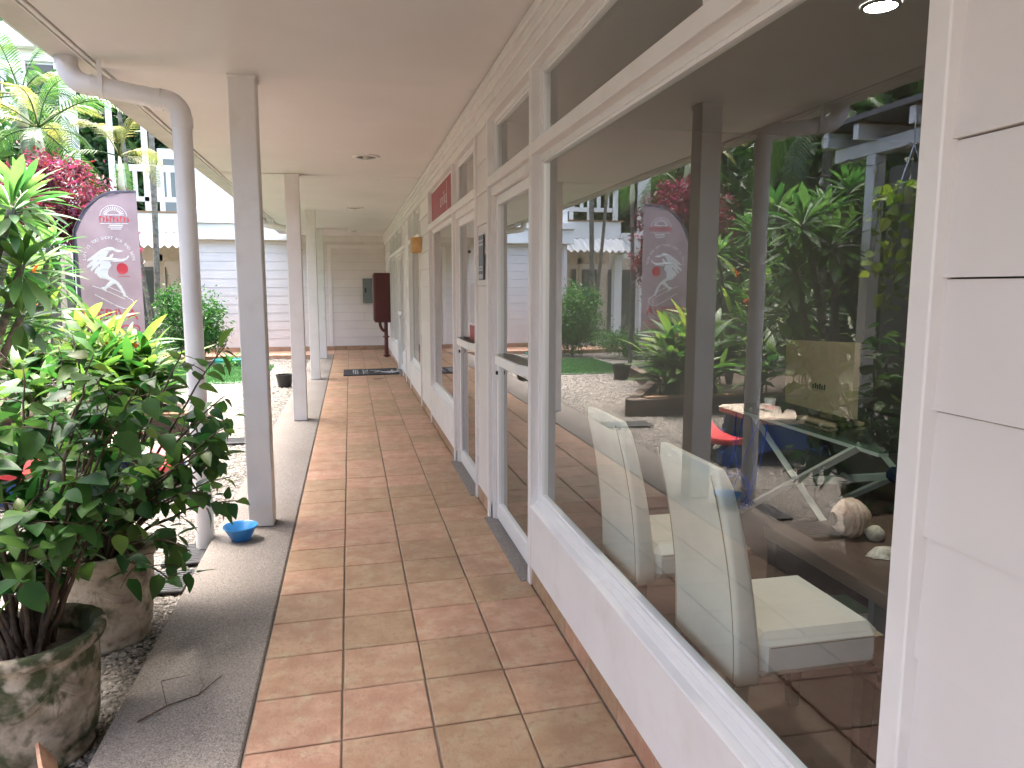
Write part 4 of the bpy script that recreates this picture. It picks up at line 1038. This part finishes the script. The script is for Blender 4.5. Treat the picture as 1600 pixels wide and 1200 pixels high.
# covered terrace left of the camera, mirrored in the big window
pg = thing('covered_terrace', 'terrace roof on a white post, seen in the window reflection', 'pergola', (-3.6, 6, GZ))
box1('post', 'paint_far', pg, -3.66, -3.52, 6.93, 7.07, GZ, 2.98, b=.006)
box1('beam', 'paint_far', pg, -3.66, -3.52, .3, 7.6, 2.985, 3.13, b=.006)
for y in (.6, 1.4, 2.2, 3.0, 3.8, 4.6, 5.4, 6.2, 7.0, 7.5):
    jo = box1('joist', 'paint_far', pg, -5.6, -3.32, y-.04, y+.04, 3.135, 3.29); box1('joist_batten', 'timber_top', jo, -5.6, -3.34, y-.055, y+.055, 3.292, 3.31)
box1('roof_sheet', 'roof_grey', pg, -5.7, -3.28, -2, 7.75, 3.315, 3.37)  # sheet and terrace wall run back unseen past the joists to screen sky
o = box1('terrace_wall', 'dark_wall', None, -5.9, -5.72, -2, 9.4, GZ-.05, 3.3, origin=(-5.8, 5, GZ)); tag(o, 'dark grey wall behind the terrace post, seen in the window reflection', 'wall')
o = box1('unseen_shade_wall', 'shade_wall_paint', None, -5.7, 5.3, -6.5, -6.25, -.1, 3.3, origin=(0, -6.4, 0)); tag(o, 'grey wall added out of view behind the viewer to darken the shopfront', 'wall')  # added unseen behind the camera to cut light on siding and reveals
t = thing('string_lights', 'wire of small glass bulbs strung along the terrace roof', 'string lights', (-3.3, 5, 2.9))
pts = []; bl = []
for k in range(6):
    y0 = 2.6+k*.95; 
    for i in range(6): s = i/6; pts.append((-3.4+.12*math.sin(k), y0+.95*s, 3.0-.14*math.sin(math.pi*s)))
    bl.append((-3.4+.12*math.sin(k), y0+.47, 2.86))
B().tube(pts, .005, 5).build('wire', 'plastic_black', t)
for x, y, z in bl:
    o = B().lathe([(.001, z-.10), (.028, z-.08), (.030, z-.05), (.014, z-.02), (.013, z)], x, y, 12).build('bulb', 'bulb', t, smooth='all')
hp = thing('hanging_plant', 'trailing vine in a white hanging pot, seen in the window reflection', 'hanging plant', (-3.15, 6.02, 1.2)); hx, hy = -3.15, 5.95
B().lathe([(.001, 2.36), (.09, 2.36), (.13, 2.52), (.14, 2.54), (.12, 2.53), (.001, 2.50)], hx, hy, 20).build('pot', 'paint_far', hp, smooth='all')
b = B(); [b.tube([(hx+.12*math.cos(a), hy+.12*math.sin(a), 2.53), (hx, hy, 2.88)], .006, 5) for a in (0, 2.1, 4.2)]; b.tube([(hx, hy, 2.86), (hx, hy, 3.15)], .008, 6); b.build('hanger', 'chrome', hp)
lf_i = leaf_mesh('leaf', 'leaf_vine', 1, .8, ovate, .2, .2, 4); vb = B(); rg = random.Random(77); nn = 0
for k in range(22):
    a = rg.uniform(0, 6.28); ln = rg.uniform(.35, 1.25) if k > 4 else rg.uniform(1.0, 1.35); p = [Vector((hx+.1*math.cos(a), hy+.1*math.sin(a), 2.54)), Vector((hx+.24*math.cos(a), hy+.24*math.sin(a), 2.52))]
    m_ = int(ln/.1)
    for i in range(m_): p.append(p[-1]+Vector((rg.uniform(-.03, .03), rg.uniform(-.03, .03), -.1)))
    vb.tube(p, .004, 4)
    for q in p[1:]:
        for _ in range(2):
            if nn < 280: inst('leaf', lf_i, hp, frame_mat(q, (rg.uniform(-1, 1), rg.uniform(-1, 1), rg.uniform(-.9, .2)), (rg.uniform(-1, 1), rg.uniform(-1, 1), 1), rg.uniform(.09, .16))); nn += 1
vb.build('vines', 'stem_green', hp)

# ================================================================== INSIDE THE SHOP
def parsons(x, y, lb):
    t = thing('dining_chair', lb, 'chair', (x+.25, y, .004), 'pale leather chairs inside the window')
    n = 14; V = []; Fs = []
    for i in range(n+1):
        s = i/n; z = .36+.68*s; xo = x+.09-.11*s**1.8; th = .085-.03*s; hw = .225
        hw -= .012*s; r_ = .016; k_ = 1.0 if i < n else .55
        for px, py in ((-1, -1), (1, -1), (1, 1), (-1, 1)):   # rounded corners, four points each
            for q in range(4):
                a = math.atan2(py, px)-math.pi/4+q*math.pi/6
                V.append((xo+px*(th/2-r_)*k_+r_*k_*math.cos(a), y+py*(hw-r_*(2-k_))+r_*math.sin(a), z+(0 if i < n else .004)))
    for i in range(n):
        for j in range(16): k = (j+1) % 16; Fs.append((i*16+j, i*16+k, i*16+16+k, i*16+16+j))
    Fs += [tuple(range(15, -1, -1)), tuple(n*16+j for j in range(16))]
    B().add(V, Fs).build('backrest', 'leather', t, smooth='all')
    for sy in (-1, 1):   # stitched seams down the sides of the back
        B().tube([(x+.09-.11*(i/n)**1.8-(.085-.03*i/n)/2-.0005, y+sy*(.205-.012*i/n), .37+.66*i/n) for i in range(n+1)], .0022, 5).build('stitching', 'monitor_beige', t)
    B().box(x+.12, x+.56, y-.225, y+.225, .365, .515, b=.034).build('seat', 'leather', t, smooth=True)
    B().box(x+.16, x+.5615, y-.2262, y+.2262, .474, .477).build('seam', 'monitor_beige', t)
    for dx, dy in ((.07, -.19), (.07, .19), (.53, -.19), (.53, .19)):
        b = B(); X0, Y0 = x+dx, y+dy
        b.add([(X0-.018, Y0-.018, .004), (X0+.018, Y0-.018, .004), (X0+.018, Y0+.018, .004), (X0-.018, Y0+.018, .004), (X0-.026, Y0-.026, .364), (X0+.026, Y0-.026, .364), (X0+.026, Y0+.026, .364), (X0-.026, Y0+.026, .364)], [(0,3,2,1),(4,5,6,7),(0,1,5,4),(1,2,6,5),(2,3,7,6),(3,0,4,7)])
        b.build('leg', 'wenge', t)
parsons(1.08, 2.13, 'pale leather chair just inside the big window, nearer one')
parsons(1.08, 2.93, 'pale leather chair behind the nearer one, inside the big window')
t = thing('low_table', 'dark wood low table with open shelf behind the near chair', 'table', (2.05, 2.0, 0))
box1('top', 'walnut', t, 1.74, 2.45, 1.2, 2.77, .50, .555, b=.004)
box1('end_panel', 'wenge', t, 1.76, 2.43, 2.70, 2.765, .006, .499); box1('end_panel', 'wenge', t, 1.76, 2.43, 1.21, 1.27, .006, .499)
box1('divider', 'panel_grey', t, 1.78, 2.43, 2.12, 2.15, .006, .499); box1('shelf', 'wenge', t, 1.78, 2.43, 1.275, 2.695, .20, .23)
for (y0, y1, z, m_, lb) in ((2.22, 2.42, .231, 'paper', 'white book on the shelf of the low table'), (2.45, 2.62, .231, 'book_green', 'green notebook on the shelf of the low table')):
    bk = thing('book', lb, 'book', (1.95, (y0+y1)/2, z)); box1('cover', m_, bk, 1.80, 2.05, y0, y1, z, z+.012); box1('pages', 'paper', bk, 1.803, 2.04, y0+.005, y1-.005, z+.012, z+.035); box1('cover_top', m_, bk, 1.80, 2.05, y0, y1, z+.035, z+.04)
def shell(x, y, r, lb, mat_, big=False):
    t = thing('sea_shell', lb, 'shell', (x, y, .556), 'sea shells on the low table'); b = B(); n = 26; m_ = 26; V = []; Fs = []
    if big:
        for i in range(n+1):
            s = i/n; rr_ = r*(math.sin(math.pi*min(1, s*.80+.12)))*(1+.05*math.sin(i*1.9))
            for j in range(m_): a = 2*math.pi*j/m_; V.append((x-r*.9+2.0*r*s, y+rr_*math.cos(a)*.85, .556+max(0, r*.92+rr_*.95*math.sin(a))))
        for i in range(n):
            for j in range(m_): k = (j+1) % m_; Fs.append((i*m_+j, i*m_+k, (i+1)*m_+k, (i+1)*m_+j))
        b.add(V, Fs).build('whorl', mat_, t, smooth='all')
        B().tube(bez((x+.4*r, y-.6*r, .556+.5*r), (x+.9*r, y-1.0*r, .556+.3*r), (x+1.5*r, y-.5*r, .565)), [.012, .02, .03, .034, .034, .03, .024, .016, .006], 10).build('lip', 'shell_pale', t, smooth='all')
    else:
        for j in range(m_):
            a = 2*math.pi*j/m_; k = 1+.12*math.sin(9*a); V.append((x+r*k*math.cos(a), y+r*.6*k*math.sin(a), .558))
        for j in range(m_):
            a = 2*math.pi*j/m_; V.append((x+r*.55*math.cos(a)-.1*r, y+r*.33*math.sin(a), .558+r*.38))
        V.append((x-.3*r, y, .558+r*.48))
        for j in range(m_): k = (j+1) % m_; Fs += [(j, k, m_+k, m_+j), (m_+j, m_+k, 2*m_)]
        b.add(V, Fs).build('valve', mat_, t, smooth='all')
shell(2.0, 2.56, .085, 'large ribbed spiral shell on the low table', 'shell', True)
shell(1.99, 2.33, .075, 'mottled flat shell beside the large spiral one', 'shell_pale')
shell(2.02, 2.17, .05, 'dark brown shell in the middle of the row', 'walnut')
shell(1.98, 2.06, .05, 'small pale shell near the window post', 'shell_pale')
shell(1.96, 1.90, .045, 'last pale shell of the row, at the window post', 'shell_pale')
# desk with glass top and white trestles
t = thing('glass_desk', 'glass topped desk on white crossed trestle legs inside the shop', 'desk', (3.0, 3.9, 0))
B().box(2.62, 3.5, 3.15, 4.75, .742, .752).build('glass_top', 'desk_glass', t)
for x in (2.68, 3.42):
    for s in (-1, 1):
        b = B(); a0 = Vector((x+.026*s, 3.95-s*.6, .01)); a1 = Vector((x+.026*s, 3.95+s*.6, .735)); b.tube([a0, a1], .025, 4); b.build('leg', 'desk_white', t)
    box1('top_rail', 'desk_white', t, x-.03, x+.03, 3.2, 4.7, .712, .741)
box1('modesty_bar', 'desk_white', t, 2.71, 3.39, 3.93, 3.97, .36, .40)
t = thing('monitor', 'back of a beige flat screen on the glass desk', 'monitor', (3.05, 4.0, .753))
b = B(); b.prism([(3.62, .83), (4.28, .83), (4.30, 1.24), (3.63, 1.27)], .04, lambda u, v, w_: (2.80+w_, u, v)); b.build('casing', 'monitor_beige', t)
box1('stand', 'monitor_beige', t, 2.87, 2.93, 3.88, 4.0, .775, 1.0); box1('foot', 'monitor_beige', t, 2.76, 3.02, 3.78, 4.10, .753, .774, b=.004)
b = B(); [b.box(2.797, 2.7995, 3.98-i*.022, 3.992-i*.022, .965, .99+.008*(i % 2)) for i in range(6)]; b.build('maker_mark', 'dark_gap', t)
t = thing('paper_cup', 'white paper cup with red print on the glass desk', 'cup', (2.72, 4.33, .753))
B().lathe([(.001, .754), (.028, .754), (.038, .85), (.035, .85), (.001, .845)], 2.72, 4.33, 18).build('body', 'paper', t, smooth='all'); B().lathe([(.0318, .775), (.0355, .81)], 2.72, 4.33, 18).build('print', 'plastic_red', t, smooth='all')
# cables under the desk
b = B(); rg = random.Random(4)
for k in range(5): p0 = Vector((2.66, 4.25+.1*k, .70)); b.tube(bez(p0, p0+Vector((rg.uniform(-.25, .1), rg.uniform(-.2, .2), -.5)), (2.5+rg.uniform(-.15, .1), 4.3+rg.uniform(-.2, .3), .18), 10), .005, 5)
pts = [(2.5+.10*math.cos(i*.6)+.01*(i % 5), 4.35+.05*math.sin(i*.6), .22+.11*math.sin(i*.6)) for i in range(46)]; b.tube(pts, .006, 5)
tag(b.build('cable_bundle', 'cable_blue', origin=(2.5, 4.3, .1)), 'tangled blue cables hanging under the glass desk', 'cable')
# office chair
t = thing('office_chair', 'navy office chair behind the glass desk', 'chair', (3.35, 3.45, 0))
n = 12; V = []; Fs = []
for i in range(n+1):
    s = i/n; z = .62+.62*s; hw = .24*math.sin(math.pi*(.22+.68*s))**.6
    V += [(3.62+.06*s, 3.45-hw, z), (3.68+.09*s, 3.45-hw*.9, z), (3.68+.09*s, 3.45+hw*.9, z), (3.62+.06*s, 3.45+hw, z)]
for i in range(n):
    for j in range(4): k = (j+1) % 4; Fs.append((i*4+j, i*4+k, i*4+4+k, i*4+4+j))
Fs += [(3,2,1,0), (n*4, n*4+1, n*4+2, n*4+3)]
B().add(V, Fs).build('backrest', 'navy', t, smooth=True)
B().box(3.10, 3.62, 3.20, 3.70, .43, .52, b=.03).build('seat', 'navy', t, smooth=True)
box1('back_bar', 'plastic_black', t, 3.60, 3.66, 3.42, 3.48, .45, .75); B().tube([(3.36, 3.45, .09), (3.36, 3.45, .43)], .03, 12).build('column', 'plastic_black', t)
for k in range(5):
    a = k*2*math.pi/5; lg = B().tube([(3.36, 3.45, .10), (3.36+.3*math.cos(a), 3.45+.3*math.sin(a), .075)], [.025, .018], 8).build('leg', 'plastic_black', t)
    B().tube([(3.36+.3*math.cos(a)-.012, 3.45+.3*math.sin(a), .03), (3.36+.3*math.cos(a)+.012, 3.45+.3*math.sin(a), .03)], .028, 12).build('castor', 'plastic_black', lg)
# cabinet at the back
t = thing('wall_cabinet', 'long dark wood cabinet along the back of the shop', 'cabinet', (4.9, 4.2, 0))
box1('carcass', 'wenge', t, 4.55, 5.19, 3.0, 5.0, .05, 1.48, b=.005); box1('plinth', 'wenge', t, 4.6, 5.19, 3.05, 4.95, .006, .05)
for y0 in (3.04, 3.53, 4.02, 4.51): dr = box1('door', 'walnut', t, 4.535, 4.549, y0, y0+.45, .1, 1.44); B().tube([(4.53, y0+.40, .7), (4.53, y0+.40, .85)], .008, 8).build('handle', 'chrome', dr)
# lit ceiling lamp inside
t = thing('shop_ceiling_lamp', 'lit round recessed lamp in the shop ceiling', 'ceiling light', (2.10, 2.69, 2.69))
B().lathe([(.075, 2.699), (.075, 2.692), (.06, 2.690)], 2.10, 2.69, 28).build('trim_ring', 'sign_dark', t, smooth=True)
B().lathe([(.06, 2.690), (.001, 2.689)], 2.10, 2.69, 28).build('diffuser', 'lamp_glow', t)
la = bpy.data.lights.new('shop_lamp_light', 'AREA'); la.shape = 'DISK'; la.size = .18; la.energy = 2.2; la.color = (1, .93, .85)
lo_ = bpy.data.objects.new('shop_lamp_light', la); COL.objects.link(lo_); lo_.parent = t; lo_.location = (0, 0, -.012)
# clothes rail in the second shop
t = thing('clothes_rail', 'clothes rail behind the second shop window', 'clothes rail', (1.7, 7.6, 0))
B().tube([(1.7, 6.9, .006), (1.7, 6.9, 1.6), (1.7, 8.4, 1.6), (1.7, 8.4, .006)], .014, 8).build('frame', 'chrome', t)
for k in range(9):
    y = 7.0+k*.155; m_ = ('clothes_pale', 'clothes_rose', 'clothes_green')[k % 3]; g = thing('garment', ['first', 'second', 'third', 'fourth', 'fifth', 'sixth', 'seventh', 'eighth', 'ninth'][k]+' garment from the near end of the clothes rail, '+['pale', 'rose', 'green'][k % 3], 'garment', (1.7, y, 1.0), 'garments on the rail')
    b = B(); out = [(-.22, .72), (.22, .72), (.20, 1.25), (.25, 1.48), (.06, 1.55), (-.06, 1.55), (-.25, 1.48), (-.20, 1.25)]; b.prism(out, .05, lambda u, v, w_: (1.7+u, y+w_, v)); b.build('cloth', m_, g); B().tube([(1.7, y+.025, 1.55), (1.7, y+.025, 1.61)], .004, 5).build('hook', 'chrome', g)
